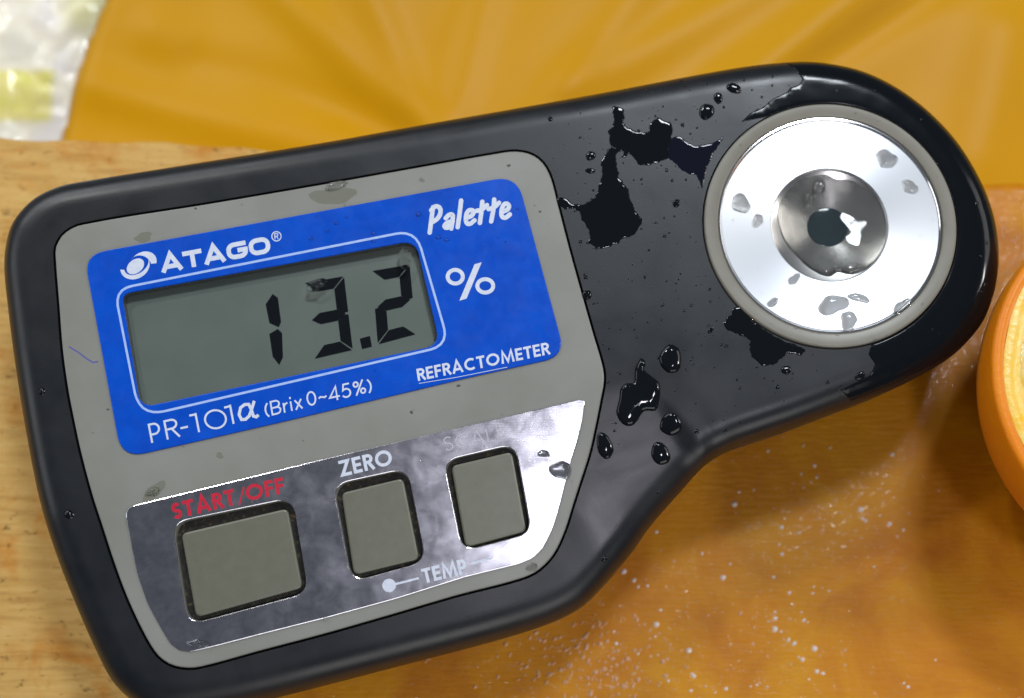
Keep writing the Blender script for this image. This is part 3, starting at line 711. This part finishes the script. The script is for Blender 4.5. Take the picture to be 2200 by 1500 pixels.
# silver plate, buttons
SIL_PX = [(271,1108),(273,1094),(290,1086),(700,986),(1000,916),(1246,859),(1257,862),(1250,910),(1240,950),(1227,990),(1213,1045),(1199,1100),(1186,1140),(1167,1178),(1145,1199),(1115,1212),(1000,1240),(850,1287),(700,1328),(573,1360),(461,1389),(410,1401),(385,1397),(366,1382),(344,1345),(318,1297),(300,1245),(294,1225),(283,1170)]
SIL = ccw(rounded(PS(SIL_PX), 1.0, 3))
zS = lambda Q: zs_np(Q)+0.40
SILVER = slab('keypad_plate', [rs(SIL, 0.9)]+[rs(g-normals_in(g)*0.06) for g in G], zS, 0.32, 0.12, 2.2, m_silver, ROOT, smooth=False)
for i_, (g, q) in enumerate(zip(G, B)):
    well = slab('button_well', [rs(g-normals_in(g)*0.5, 1.2)], lambda Q: zs_np(Q)-1.9, 0.4, 0.05, 3.0, m_well, ROOT, smooth=False)
    slab('button', [rs(q, 0.5)], lambda Q: zs_np(Q)+0.05, 1.85, 0.35, 2.0, m_pad, ROOT)
zK = lambda Q: zs_np(Q)+0.40
pr = Print(zK, 0.012)
write(pr, 'START', (373, 1117), (508, 1084), (-7, -34), 7.2, gap=0.11)
pr.stroke([(514, 1085), (524, 1046)], 3.4)
write(pr, 'OFF', (531, 1078), (613, 1059), (-6, -34), 7.2, gap=0.11)
pr.build('lettering', m_red, SILVER, 'red lettering above the leftmost button')
pr = Print(zK, 0.012); write(pr, 'ZERO', (733, 1025), (845, 998), (-7, -34), 6.8, gap=0.12); pr.build('lettering', m_white, SILVER, 'white lettering above the middle button')
pr = Print(zK, 0.012); write(pr, 'SCALE', (957, 970), (1088, 942), (-6, -30), 2.6, gap=0.16); pr.build('lettering', m_faint, SILVER, 'worn faint lettering above the rightmost button')
pr = Print(zK, 0.012)
write(pr, 'TEMP', (911, 1254), (1006, 1231), (-7, -31), 6.4, gap=0.09)
pr.stroke([(842, 1257), (870, 1250), (900, 1242)], 4.5); pr.poly([(836+14.5*math.cos(a_), 1258+14.5*math.sin(a_)) for a_ in np.linspace(0, 2*math.pi, 22, endpoint=False)])
pr.stroke([(1011, 1211), (1030, 1206), (1058, 1199)], 4.5)
pr.build('lettering', m_white, SILVER, 'white lettering with a dot and lines under the buttons')
# ink smear on the grey plate
pr = Print(zP, 0.012); pr.stroke([(148, 745), (168, 757), (188, 772), (200, 779), (211, 777)], 3.2); pr.build('ink_mark', m_ink, bpy.data.objects['faceplate'])

# grime spots and dried juice on the grey plate
m_grime = M1('dried_juice', (0.172, 0.175, 0.142), 0.20); m_dirt = M1('dirt', (0.06, 0.055, 0.04), 0.6)
FP = bpy.data.objects['faceplate']
def spot(pts, m, name): p_ = Print(zP, 0.006); p_.poly(pts); p_.build(name, m, FP)
def bl(cx, cy, rx, ry, rot=0, s_=1, n=18):
    r_ = random.Random(s_); ph = [r_.uniform(0, 6.28) for _ in range(3)]; o_ = []
    for i in range(n):
        a_ = 2*math.pi*i/n; k = 1+0.16*math.sin(2*a_+ph[0])+0.10*math.sin(3*a_+ph[1])+0.07*math.sin(5*a_+ph[2]); X, Y = rx*k*math.cos(a_), ry*k*math.sin(a_); o_.append((cx+X*math.cos(rot)-Y*math.sin(rot), cy+X*math.sin(rot)+Y*math.cos(rot)))
    return o_
spot(bl(716, 421, 44, 20, -0.1, 3), m_grime, 'stain'); spot(bl(308, 510, 20, 10, -0.1, 5), m_grime, 'stain'); spot(bl(330, 1056, 28, 13, -0.7, 7), m_grime, 'stain')
for cx_, cy_, r_ in ((906, 387, 6), (472, 979, 8), (1093, 356, 4), (884, 886, 4), (985, 829, 4), (350, 1040, 5), (1160, 455, 3), (420, 448, 3), (232, 880, 3)): spot(bl(cx_, cy_, r_, r_*0.8, 0, int(cx_)), m_dirt if r_ < 5 else m_grime, 'speck')

# sample stage: lathed rings
def lathe(name, prof, m, seg=144, parent=ROOT, sharp=30, z0=TOP):
    V = []; F = []; n = len(prof)
    for i in range(seg):
        a_ = 2*math.pi*i/seg
        for r_, z_ in prof: V.append((CX+r_*math.cos(a_), CY+r_*math.sin(a_), z0+z_))
    for i in range(seg):
        j = (i+1) % seg
        for k in range(n-1): F.append((i*n+k, i*n+k+1, j*n+k+1, j*n+k))
    o = obj(name, V, F, m, parent, origin=(CX, CY, z0), sharp=sharp)
    bm = bmesh.new(); bm.from_mesh(o.data); bmesh.ops.remove_doubles(bm, verts=bm.verts, dist=1e-7); bmesh.ops.recalc_face_normals(bm, faces=bm.faces)
    # lathed sheets face up
    up = sum(f.normal.z*f.calc_area() for f in bm.faces)
    if up < 0: bmesh.ops.reverse_faces(bm, faces=bm.faces)
    bm.to_mesh(o.data); bm.free(); return o
lathe('stage_ring', [(22.1, -4), (22.1, 0.1), (22.02, 0.35), (21.8, 0.5), (19.95, 0.5), (19.75, 0.42), (19.65, 0.2), (19.65, -1.0), (19.3, -1.0)], m_ring)
lathe('stage_rim', [(19.62, -1.2), (19.62, 0.02), (19.5, 0.18), (19.3, 0.2), (19.15, 0.05), (19.1, -0.6), (19.0, -0.6)], m_chrome)
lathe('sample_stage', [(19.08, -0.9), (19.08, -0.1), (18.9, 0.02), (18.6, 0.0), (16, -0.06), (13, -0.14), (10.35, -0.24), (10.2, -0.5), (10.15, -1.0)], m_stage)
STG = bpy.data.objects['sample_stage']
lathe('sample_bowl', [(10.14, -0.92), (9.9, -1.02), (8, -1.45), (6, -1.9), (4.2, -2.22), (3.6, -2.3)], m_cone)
lathe('prism', [(3.65, -2.5), (3.55, -2.2), (3.4, -2.17), (1.5, -2.25), (0.001, -2.25)], m_prism, seg=64)

# ------------------------------------------------------------------ liquid
def film(name, loop, h, rim, zf, m, g, parent=None, shape=0.5, step=0.5, wob=0.0, jag=0.0, extra=None):
    """liquid lying on a surface: rises from its outline within rim mm to h mm, then stays level"""
    L = ccw(resample(loop, step)); nin = normals_in(L)
    if jag:
        L = L+nin*np.array([jag*(mn.noise(Vector((p[0]*0.9, p[1]*0.9, 4.0)))+0.8*mn.noise(Vector((p[0]*2.4, p[1]*2.4, 8.0)))) for p in L])[:, None]; nin = normals_in(L)
    ins_ = [rim*f_ for f_ in (0.04, 0.12, 0.25, 0.45, 0.7)]
    P = []
    for d in ins_:
        q = L+nin*d; q = q[inside(q, L)]
        if len(q): P.append(q[dist(q, L) > d*0.9])
    gp = grid(L, g, rim*0.85)
    if len(gp): P.append(gp)
    P = np.vstack(P) if P else np.zeros((0, 2))
    v, f, idm = cdt([L], P); cen = np.array([v[list(t)].mean(0) for t in f]); kp = inside(cen, L)
    d = dist(v, L); u = np.clip(1-d/rim, 0, 1); hh = h*np.maximum(0, 1-u**2)**shape
    z = zf(v)+hh+0.01
    if wob: z = z+np.array([wob*mn.noise(Vector((p[0]*0.35, p[1]*0.35, 1.7))) for p in v])*(1-u)
    if extra: z = z+extra(v)*(1-u)
    F = []
    for t, k in zip(f, kp):
        if k:
            a, b_, c = v[t[0]], v[t[1]], v[t[2]]
            F.append(t if (b_[0]-a[0])*(c[1]-a[1])-(b_[1]-a[1])*(c[0]-a[0]) > 0 else t[::-1])
    V = [(p[0], p[1], q) for p, q in zip(v, z)]
    cx, cy = L.mean(0); cz = float(zf(np.array([[cx, cy]]))[0])
    return obj(name, V, F, m, parent, origin=(cx, cy, cz), sharp=0)
def zoomA(p): return [(1150+x/3.658, 150+y/3.658) for x, y in p]
def zoomB(p): return [(1150+x/3.0, 560+y/3.0) for x, y in p]
def zoomC(p): return [(1400+x/2.586, 600+y/2.586) for x, y in p]
PUD1 = zoomA([(612,290),(650,285),(690,305),(700,350),(695,410),(720,445),(765,480),(820,492),(872,488),(900,450),(915,415),(960,372),(1010,395),(1062,412),(1080,470),(1072,540),(1055,620),(1052,700),(990,722),(900,745),(840,755),(800,735),(785,700),(770,672),(735,665),(700,695),(665,690),(690,640),(640,650),(640,760),(660,850),(700,895),(735,960),(750,1030),(775,1080),(800,1130),(850,1190),(815,1240),(795,1290),(740,1315),(690,1330),(640,1372),(560,1395),(482,1418),(455,1385),(398,1362),(432,1330),(425,1270),(395,1225),(362,1180),(345,1120),(300,1090),(235,1098),(195,1070),(168,1040),(172,1012),(220,1000),(262,1028),(300,1058),(375,1062),(440,1030),(485,960),(505,900),(520,830),(522,720),(560,650),(595,600),(580,540),(578,485),(612,440),(615,370)])
PUD1B = zoomA([(1045,545),(1110,520),(1165,540),(1215,590),(1270,600),(1330,585),(1395,575),(1440,550),(1488,518),(1440,590),(1400,660),(1365,730),(1340,800),(1322,880),(1310,940),(1292,880),(1270,828),(1215,822),(1160,800),(1120,760),(1085,715),(1042,700)])
PUD2 = zoomC([(398,240),(440,195),(450,165),(490,155),(530,200),(600,260),(680,315),(770,355),(865,392),(830,425),(795,415),(750,412),(720,440),(690,470),(655,485),(610,475),(570,445),(545,400),(545,345),(500,310),(455,295),(420,290)])
PUD4 = zoomB([(680,628),(715,660),(700,700),(745,742),(800,790),(805,860),(795,920),(775,968),(712,968),(682,990),(660,1030),(620,1066),(565,1055),(532,1010),(522,965),(540,900),(548,830),(580,792),(635,785),(640,720),(650,680)])
def full(pts):
    out = []
    for x_, y_ in pts:
        z = TOP
        for _ in range(4): X, Y = W(x_, y_, z); z = float(zfull(np.array([[X, Y]]))[0])
        out.append((X, Y))
    return np.array(out)
def smooth_loop(P, k=4): return catmull(P, k)
zf = lambda Q: zfull(Q)
f1 = film('wet_patch', full(PUD1), 0.13, 0.5, zf, m_wet, 1.2, wob=0.05, step=0.3, jag=0.3); tag(f1, 'jagged dark wet streak on the black neck beside the faceplate corner', 'wet patch', 'wet patches on the black housing')
f1b = film('wet_patch', full(PUD1B), 0.12, 0.5, zf, m_wetp, 1.2, wob=0.05, step=0.3, jag=0.25); tag(f1b, 'wet patch with painted bluish-violet sheen touching the left side of the grey ring', 'wet patch', 'wet patches on the black housing')
f2 = film('wet_patch', full(PUD2), 0.13, 0.5, zf, m_wet, 1.2, wob=0.05, step=0.3, jag=0.3); tag(f2, 'ragged dark wet patch hugging the lower left of the grey ring', 'wet patch', 'wet patches on the black housing')
f4 = film('water_drop', smooth_loop(full(PUD4)), 0.75, 1.3, zf, m_wet, 0.7); tag(f4, 'largest drop, boot-shaped, on the black neck by the crease', 'drop', 'drops on the black housing')
# wet right end of the head, between ring and rim
arcpx = []
Rw = RING_R+0.25
a_s, a_e = math.radians(118), math.radians(-74)
inner = [(CX+Rw*math.cos(a_), CY+Rw*math.sin(a_)) for a_ in np.linspace(a_e, a_s, 60)]
nin = normals_in(HSG); off = HSG+nin*0.6
cen_ = np.array([CX, CY]); aa = np.degrees(np.arctan2(off[:, 1]-CY, off[:, 0]-CX)); dd_ = np.hypot(off[:, 0]-CX, off[:, 1]-CY)
sel = [(a_, p) for a_, p, d_ in zip(aa, off, dd_) if -86 < a_ < 103 and d_ < 40]; sel.sort(key=lambda t: -t[0])
outer_ = [tuple(p) for a_, p in sel][::2]
b_top = [tuple(p) for p in full([(1592, 262), (1612, 243), (1637, 232), (1660, 213), (1672, 207), (1690, 199), (1699, 188), (1716, 183), (1724, 170)])]
b_bot = [tuple(p) for p in full([(1806, 838), (1838, 822), (1870, 806), (1880, 782), (1866, 762)])]
f3 = film('wet_patch', inner+b_top+outer_+b_bot, 0.13, 0.35, zf, m_wetend, 0.9, wob=0.03, step=0.35)
tag(f3, 'broad wet film over the black rounded end right of the grey ring', 'wet patch', 'wet patches on the black housing')

def blob(cx, cy, rx, ry, rot=0, irr=0.07, n=18, seed=0):
    r_ = random.Random(seed*7+1); ph = [r_.uniform(0, 6.28) for _ in range(3)]; out = []
    for i in range(n):
        a_ = 2*math.pi*i/n; k = 1+irr*math.sin(2*a_+ph[0])+irr*0.7*math.sin(3*a_+ph[1])+irr*0.4*math.sin(5*a_+ph[2])
        x_, y_ = rx*k*math.cos(a_), ry*k*math.sin(a_); c_, s_ = math.cos(rot), math.sin(rot); out.append((cx+x_*c_-y_*s_, cy+x_*s_+y_*c_))
    return out
drops = [(1441,771,23,32,0.1,'oval drop on the neck, next to the upper end of the crease'),
         (1441,912,22,26,0.1,'round drop on the housing below the large boot-shaped drop, toward the crease'),
         (1419,975,20,25,-0.2,'round drop lowest of the drops left of the crease'),
         (1299,958,17,29,-0.2,'drop on the black housing close to the tip of the silver plate'),
         (1518,240,17,17,0,'round drop near the upper edge above the grey ring'),
         (1577,190,16,11,0.4,'flat drop on the upper rounded edge of the housing'),
         (1543,211,10,12,0.2,'small drop between the round drop and the upper edge'),
         (1269,335,11,10,0,'small drop between the faceplate corner and the jagged wet streak'),
         (1268,367,11,6,0,'faint flattened drop left of the jagged wet streak'),
         (1453,437,8,9,0,'tiny drop right of the jagged wet streak'),
         (1261,634,10,11,0,'dark drop touching the right edge of the grey faceplate'),
         (1527,709,5,9,0.6,'tiny slanted drop left of the wet patch below the ring'),
         (1689,795,11,10,0,'small drop below the ragged wet patch'),
         (1848,808,12,9,-0.5,'drop on the lower edge of the housing under the ring')]
for i_, (cx_, cy_, rx, ry, ro, lb) in enumerate(drops):
    L = catmull(full(blob(cx_, cy_, rx, ry, ro, 0.06, 14, i_)), 3)
    rr_ = min(rx, ry)/12.6
    o = film('water_drop', L, rr_*0.42, rr_, zf, m_wet, max(0.25, rr_*0.28), step=max(0.18, rr_*0.16)); tag(o, lb, 'drop', 'drops on the black housing')
# clear drops on grey and steel
zring = lambda Q: np.full(len(np.atleast_2d(Q)), TOP-0.15)
def stage_z(Q):
    Q = np.atleast_2d(Q); r_ = np.hypot(Q[:, 0]-CX, Q[:, 1]-CY)
    return TOP+np.interp(r_, [0, 3.95, 10.0, 10.3, 18.7, 19.1], [-2.25, -2.25, -1.0, -0.24, 0.0, -0.1])
cdrops = [(1905,342,22,20,'clear drop on the upper right of the steel disc'), (1955,402,20,13,'clear drop near the right side of the steel disc'),
          (1592,438,24,17,'clear irregular drop on the left of the steel disc'), (1628,475,12,14,'small clear drop on the steel disc left of the bowl'),
          (1823,690,21,19,'round clear drop at the bottom of the steel disc'), (1790,655,20,34,'long clear drop at the lower middle of the steel disc'),
          (1845,640,10,22,'narrow clear drop at the lower middle of the steel disc'), (1938,662,24,14,'clear drop at the lower right of the steel disc'),
          (1706,600,14,10,'small clear drop below left of the bowl'), (1660,650,12,9,'small clear drop on the lower left of the steel disc')]
for i_, (cx_, cy_, rx, ry, lb) in enumerate(cdrops):
    L = catmull(PSZ(blob(cx_, cy_, rx, ry, 0.3*i_, 0.13, 14, i_+40), stage_z), 3); rr_ = min(rx, ry)/12.6
    o = film('water_drop', L, rr_*0.4, rr_, stage_z, m_glass, max(0.25, rr_*0.28), step=max(0.2, rr_*0.16)); tag(o, lb, 'drop', 'clear drops on the steel disc')
pdrops = [(722,399,26,9,-0.2,zP,'clear drop on the grey faceplate above the blue label'), (330,1057,14,10,-0.5,zP,'small clear drop on the grey faceplate above the silver plate'),
          (1205,1010,22,22,0.3,zS,'clear drop on the silver plate right of the rightmost button'), (1168,975,12,9,0,zS,'tiny clear drop on the silver plate above the larger one'),
          (1143,1219,12,9,-0.5,zP,'small clear drop on the rounded lower right corner of the faceplate'), (428,1383,24,9,0.1,zS,'thin clear drop in the lower left corner of the silver plate'),
          (870,555,12,26,0.15,lambda Q: zs_np(Q)+0.25,'clear drop on the display window above the last digit'), (680,612,22,12,-0.3,lambda Q: zs_np(Q)+0.25,'clear drop on the display window over the middle digit')]
for i_, (cx_, cy_, rx, ry, ro, zz, lb) in enumerate(pdrops):
    L = catmull(PSZ(blob(cx_, cy_, rx, ry, ro, 0.12, 14, i_+80), zz), 3); rr_ = min(rx, ry)/12.6
    o = film('water_drop', L, rr_*0.5, rr_, zz, m_glass, max(0.25, rr_*0.28), step=max(0.2, rr_*0.16)); tag(o, lb, 'drop', 'clear drops on the face of the meter')
# the sample in the bowl
smp = PX([(1668,450),(1690,405),(1725,370),(1770,354),(1812,356),(1850,376),(1885,410),(1906,455),(1912,500),(1900,545),(1870,578),(1830,592),(1800,585),(1780,596),(1745,580),(1712,548),(1684,510)], TOP-1.3)
def lumps(Q):
    out = np.zeros(len(Q))
    for px_, py_, h_, sg in ((1838, 548, 0.88, 3.9), (1722, 588, 0.40, 2.4), (1735, 420, 0.16, 1.3), (1800, 395, -0.12, 1.6)):
        c_ = W(px_, py_, TOP-1.3); out += h_*np.exp(-((Q[:, 0]-c_[0])**2+(Q[:, 1]-c_[1])**2)/(2*sg*sg))
    return out
so = film('juice_sample', smooth_loop(smp), 0.12, 0.9, lambda Q: stage_z(Q)*0.12+(TOP-1.25)*0.88, m_glass, 0.5, shape=0.7, wob=0.07, extra=lumps, step=0.3)
tag(so, 'clear juice sample pooled in the bowl over the prism', 'liquid')
m_bub = clear_mat('bubble', 1.6, 0.03)
for cx_, cy_, r_, lb in ((1760, 402, 15, 'round air bubble in the sample above the prism'), (1742, 425, 13, 'air bubble touching the upper left of the prism'), (1737, 446, 8, 'smallest air bubble at the prism edge')):
    zz = lambda Q: np.full(len(np.atleast_2d(Q)), TOP-1.2)
    L = catmull(PSZ(blob(cx_, cy_, r_, r_, 0, 0.03, 12, r_), zz), 3)
    o = film('air_bubble', L, r_/12.6*0.8, r_/12.6, zz, m_bub, 0.3, step=0.2); tag(o, lb, 'bubble', 'air bubbles in the sample')

# many tiny droplets, too many to count
def domes(name, items, m, label, cat_kind='stuff', seg=10):
    V = []; F = []
    for (x_, y_, z_, rx, ry, ro, h) in items:
        s = len(V); c_, s_ = math.cos(ro), math.sin(ro); rings = [(1, 0), (0.84, 0.30), (0.62, 0.63), (0.33, 0.90)]
        for f_, hz in rings:
            for i in range(seg):
                a_ = 2*math.pi*i/seg; X, Y = rx*f_*math.cos(a_), ry*f_*math.sin(a_); V.append((x_+X*c_-Y*s_, y_+X*s_+Y*c_, z_+h*hz))
        V.append((x_, y_, z_+h)); t = len(V)-1
        for k in range(len(rings)-1):
            for i in range(seg):
                j = (i+1) % seg; F.append((s+k*seg+i, s+k*seg+j, s+(k+1)*seg+j, s+(k+1)*seg+i))
        b0 = s+(len(rings)-1)*seg
        for i in range(seg): F.append((b0+i, b0+(i+1) % seg, t))
    o = obj(name, V, F, m, None, sharp=0); tag(o, label, kind=cat_kind); return o
items = []
fixed = [(1797,195,6),(1880,195,5),(1898,229,5),(1978,257,6),(2014,352,4),(2035,412,5),(2096,438,8),(2118,522,6),(2105,551,6),(2115,612,9),(2108,628,7),(2003,708,5),(2016,716,4),(1954,760,4),(1955,738,4),(2065,705,4),(1660,165,4),(1428,508,5),(1385,596,4),(1424,655,4),(1457,437,4),(1520,702,3),(1560,603,6),(1525,622,4),(1485,657,4),(1560,744,5),(1255,590,3),(1258,596,6),(1247,520,5),(1670,832,6),(1660,818,3),(1778,822,5),(1590,834,4),(1497,927,6),(1558,925,5),(1298,1200,8),(1182,256,7),(1555,230,4),(1466,268,5),(1432,366,5),(1444,388,4),(1378,385,4),(1318,318,7),(1372,282,5),(1415,1058,5),(1320,925,4),(90,841,9),(148,1105,12)]
for (x_, y_, r_) in fixed:
    X, Y = full([(x_, y_)])[0]; z_ = float(zfull(np.array([[X, Y]]))[0]); k = r_/12.6; items.append((X, Y, z_, k, k*0.8, random.uniform(0, 3), k*0.4))
n = 0
while n < 260:
    x_, y_ = random.uniform(1170, 2130), random.uniform(160, 980)
    if random.random() > math.exp(-((math.hypot(x_-1640, y_-480)-260)/230)**2): continue
    X, Y = W(x_, y_, TOP); Q = np.array([[X, Y]])
    if not inside(Q, HSG)[0] or inside(Q, PLATE)[0] or math.hypot(X-CX, Y-CY) < RING_R+0.5 or dist(Q, HSG)[0] < 1.5: continue
    k = random.choice([0.10, 0.12, 0.15, 0.2, 0.27]); items.append((X, Y, float(zfull(Q)[0]), k, k*random.uniform(0.6, 1), random.uniform(0, 3), k*0.4)); n += 1
domes('fine_droplets', items, m_wet, 'fine spray of tiny droplets over the black housing')
items = []
for i in range(150):   # beads along the grey ring and on steel and plate
    a_ = random.uniform(0, 6.283); rr_ = random.choice([22.2, 22.0, 19.5, 19.9, 21.0]) if i < 90 else random.uniform(10.5, 18.8)
    X, Y = CX+rr_*math.cos(a_), CY+rr_*math.sin(a_); z_ = TOP+0.45 if rr_ > 19 else float(stage_z(np.array([[X, Y]]))[0])
    k = random.choice([0.12, 0.16, 0.2, 0.3]); items.append((X, Y, z_, k, k*random.uniform(0.5, 1), a_+1.57, k*0.5))
for i in range(130):
    x_, y_ = random.uniform(150, 1290), random.uniform(340, 1400); X, Y = WS(x_, y_); Q = np.array([[X, Y]])
    if not inside(Q, PLATE)[0] or inside(Q, LCDW)[0] or any(inside(Q, g)[0] for g in G): continue
    z_ = float(zs_np(Q)[0])+(0.42 if inside(Q, ccw(LAB))[0] or inside(Q, SIL)[0] else 0.12); k = random.choice([0.08, 0.1, 0.14, 0.2]); items.append((X, Y, z_, k, k*0.7, random.uniform(0, 3), k*0.45))
for (x_, y_, r_) in [(900,462,7),(943,511,7),(960,516,7),(803,503,5),(803,519,6),(723,481,6),(747,440,6),(703,498,5),(682,467,4),(745,468,4),(1112,450,4),(1088,521,4),(669,514,5),(318,1061,6),(545,1081,5),(1045,960,6),(700,1330,5)]:
    X, Y = WS(x_, y_); items.append((X, Y, zs(X, Y)+0.42, r_/12.6, r_/12.6*0.7, random.uniform(0, 0.5), r_/12.6*0.5))
domes('fine_beads', items, m_water, 'tiny clear beads of juice on ring, label and plates')

# beads and pulp in the juice on the board, glints painted as pale diffuse
def glint_mat(name, share, col):
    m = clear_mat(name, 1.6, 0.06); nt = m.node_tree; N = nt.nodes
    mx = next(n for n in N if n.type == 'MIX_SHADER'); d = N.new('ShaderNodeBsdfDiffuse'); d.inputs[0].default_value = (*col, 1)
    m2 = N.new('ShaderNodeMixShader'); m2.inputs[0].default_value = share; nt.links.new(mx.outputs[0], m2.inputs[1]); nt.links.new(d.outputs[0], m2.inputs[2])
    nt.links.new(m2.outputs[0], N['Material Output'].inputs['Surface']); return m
m_glint = glint_mat('painted_glint', 0.7, (0.95, 0.84, 0.76)); m_bead = glint_mat('juice_bead', 0.5, (0.95, 0.56, 0.33))
items = []
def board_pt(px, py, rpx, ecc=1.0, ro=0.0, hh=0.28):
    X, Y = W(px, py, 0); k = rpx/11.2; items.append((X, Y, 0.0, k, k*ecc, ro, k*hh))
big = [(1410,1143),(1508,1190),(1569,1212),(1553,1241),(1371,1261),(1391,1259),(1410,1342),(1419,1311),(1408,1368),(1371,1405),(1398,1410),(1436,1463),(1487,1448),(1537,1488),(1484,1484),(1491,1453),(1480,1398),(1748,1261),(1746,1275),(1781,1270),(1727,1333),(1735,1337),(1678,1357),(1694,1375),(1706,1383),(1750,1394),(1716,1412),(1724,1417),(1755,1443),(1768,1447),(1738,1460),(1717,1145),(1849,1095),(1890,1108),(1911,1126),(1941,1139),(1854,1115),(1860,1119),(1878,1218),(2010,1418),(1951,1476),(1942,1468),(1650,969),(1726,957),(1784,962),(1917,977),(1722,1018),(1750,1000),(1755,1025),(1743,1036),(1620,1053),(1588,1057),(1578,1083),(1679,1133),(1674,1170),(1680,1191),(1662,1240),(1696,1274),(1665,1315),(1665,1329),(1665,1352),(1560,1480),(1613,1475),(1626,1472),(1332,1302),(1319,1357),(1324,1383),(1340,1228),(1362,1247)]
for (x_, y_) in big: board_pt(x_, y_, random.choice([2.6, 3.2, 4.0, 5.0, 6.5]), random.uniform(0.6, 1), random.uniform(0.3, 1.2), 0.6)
domes('glint_dots', items, m_glint, 'bright white dots painted as glints over the soaked wood'); items = []
n = 0
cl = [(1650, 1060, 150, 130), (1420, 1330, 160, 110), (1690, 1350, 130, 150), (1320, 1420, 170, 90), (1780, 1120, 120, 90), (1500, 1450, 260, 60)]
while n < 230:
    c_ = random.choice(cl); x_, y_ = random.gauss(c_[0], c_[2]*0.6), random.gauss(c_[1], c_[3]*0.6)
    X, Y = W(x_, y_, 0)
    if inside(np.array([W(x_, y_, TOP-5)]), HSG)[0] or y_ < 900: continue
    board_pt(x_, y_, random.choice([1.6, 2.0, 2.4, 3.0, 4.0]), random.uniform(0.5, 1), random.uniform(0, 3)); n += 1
n = 0
while n < 230:   # rough mush just below the housing
    x_, y_ = random.gauss(1250, 110), random.gauss(1430, 60)
    if inside(np.array([W(x_, y_, TOP-5)]), HSG)[0]: continue
    board_pt(x_, y_, random.choice([2.5, 3.5, 4.5, 6]), random.uniform(0.35, 0.9), random.uniform(0.4, 1.2), 0.5); n += 1
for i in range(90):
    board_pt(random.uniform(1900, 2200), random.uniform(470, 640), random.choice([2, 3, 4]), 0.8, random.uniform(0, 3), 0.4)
domes('juice_beads', items, m_bead, 'beads of juice and pulp with painted pale glints scattered over the soaked wood')

# ------------------------------------------------------------------ halved orange at the right
OR = 34.0; ox, oy = W(2537, 836, 30); OZ = 32.0
m_peel, nt, b, noise, ramp, mp, geo = mat('orange_peel', (0.72, 0.190, 0.003), 0.40, spec=0.3, ior=1.45, coat=0.08, coat_rough=0.2, bump=0.12, bscale=0.9, var=(0.78, 0.25, 0.005), vscale=0.05, sss=0.15)
m_pith = M1('orange_pith', (0.88, 0.50, 0.02), 0.3, coat=0.4, var=(0.88, 0.62, 0.16), vscale=0.3, bump=0.1, bscale=0.8, sss=0.3)
m_flesh = M1('orange_flesh', (0.88, 0.50, 0.04), 0.16, coat=0.8, coat_rough=0.05, var=(0.90, 0.74, 0.34), vscale=0.35, bump=0.25, bscale=0.6, sss=0.4)
EO = empty('orange_half', (ox, oy, 0)); tag(EO, 'cut orange lying cut face up on the wet board at the right margin', 'orange')
kx, tiltv = 6.5, Vector((-0.10, 0.10, 1)).normalized()
rotq = Vector((0, 0, 1)).rotation_difference(tiltv).to_matrix()
def tr(p): q = rotq @ Vector(p); return (q.x+ox, q.y+oy, q.z+OZ)
V = []; F = []; seg = 120; prof = []
top_ang = math.asin(kx/OR)
for t in np.linspace(-math.pi/2+0.02, top_ang-0.02, 44): prof.append((OR*math.cos(t), OR*math.sin(t)))
rim = OR*math.cos(top_ang)
prof += [(rim-0.05, kx+0.05), (rim-0.5, kx+0.35), (rim-1.6, kx+0.3), (rim-2.0, kx-0.1)]
for i in range(seg):
    a_ = 2*math.pi*i/seg
    for r_, z_ in prof:
        q = tr((r_*math.cos(a_), r_*math.sin(a_), z_)); V.append((q[0], q[1], max(q[2], 0.05)))
n = len(prof)
for i in range(seg):
    j = (i+1) % seg
    for k in range(n-1): F.append((i*n+k, j*n+k, j*n+k+1, i*n+k+1))
obj('peel', V, F, m_peel, EO, origin=(ox, oy, OZ), sharp=0)
V = []; F = []
prof = [(rim-1.7, kx+0.05), (rim-2.6, kx+0.2), (rim-3.8, kx+0.05), (rim-4.6, kx-0.5), (2, kx-0.6), (0.01, kx-0.6)]; n = len(prof)
for i in range(seg):
    a_ = 2*math.pi*i/seg; w_ = 0.25*math.sin(a_*10+1)
    for r_, z_ in prof: V.append(tr(((r_+w_*(r_ > 5))*math.cos(a_), (r_+w_*(r_ > 5))*math.sin(a_), z_)))
for i in range(seg):
    j = (i+1) % seg
    for k in range(n-1): F.append((i*n+k, j*n+k, j*n+k+1, i*n+k+1))
obj('pith', V, F, m_pith, EO, origin=(ox, oy, OZ), sharp=0)
NS = 10
for s_ in range(NS):
    a0 = 2*math.pi*s_/NS+0.12; a1 = 2*math.pi*(s_+1)/NS-0.0+0.12; V = []; F = []; nr, na = 14, 12
    for i in range(nr+1):
        r_ = 2.5+(rim-4.0-2.5)*i/nr
        for j in range(na+1):
            g_ = 0.5/r_; u = j/na; a_ = a0+g_+(a1-a0-2*g_)*u
            eu = min(u, 1-u)*2; ei = min(1.0, (nr-i)/nr*5); edge = min(1, eu*4*r_/20)*min(1, ei)
            cr = rim-4.0-1.6*(abs(u-0.5)*2)**3.0
            rr_ = min(r_, cr) if i > nr*0.8 else r_
            z_ = kx-0.7+1.1*math.sqrt(max(0, edge))+0.25*mn.noise(Vector((rr_*math.cos(a_)*0.5, rr_*math.sin(a_)*0.5, 9)))
            V.append(tr((rr_*math.cos(a_), rr_*math.sin(a_), z_)))
    for i in range(nr):
        for j in range(na): F.append((i*(na+1)+j, (i+1)*(na+1)+j, (i+1)*(na+1)+j+1, i*(na+1)+j+1))
    obj('segment', V, F, m_flesh, EO, origin=(ox, oy, OZ), sharp=0)
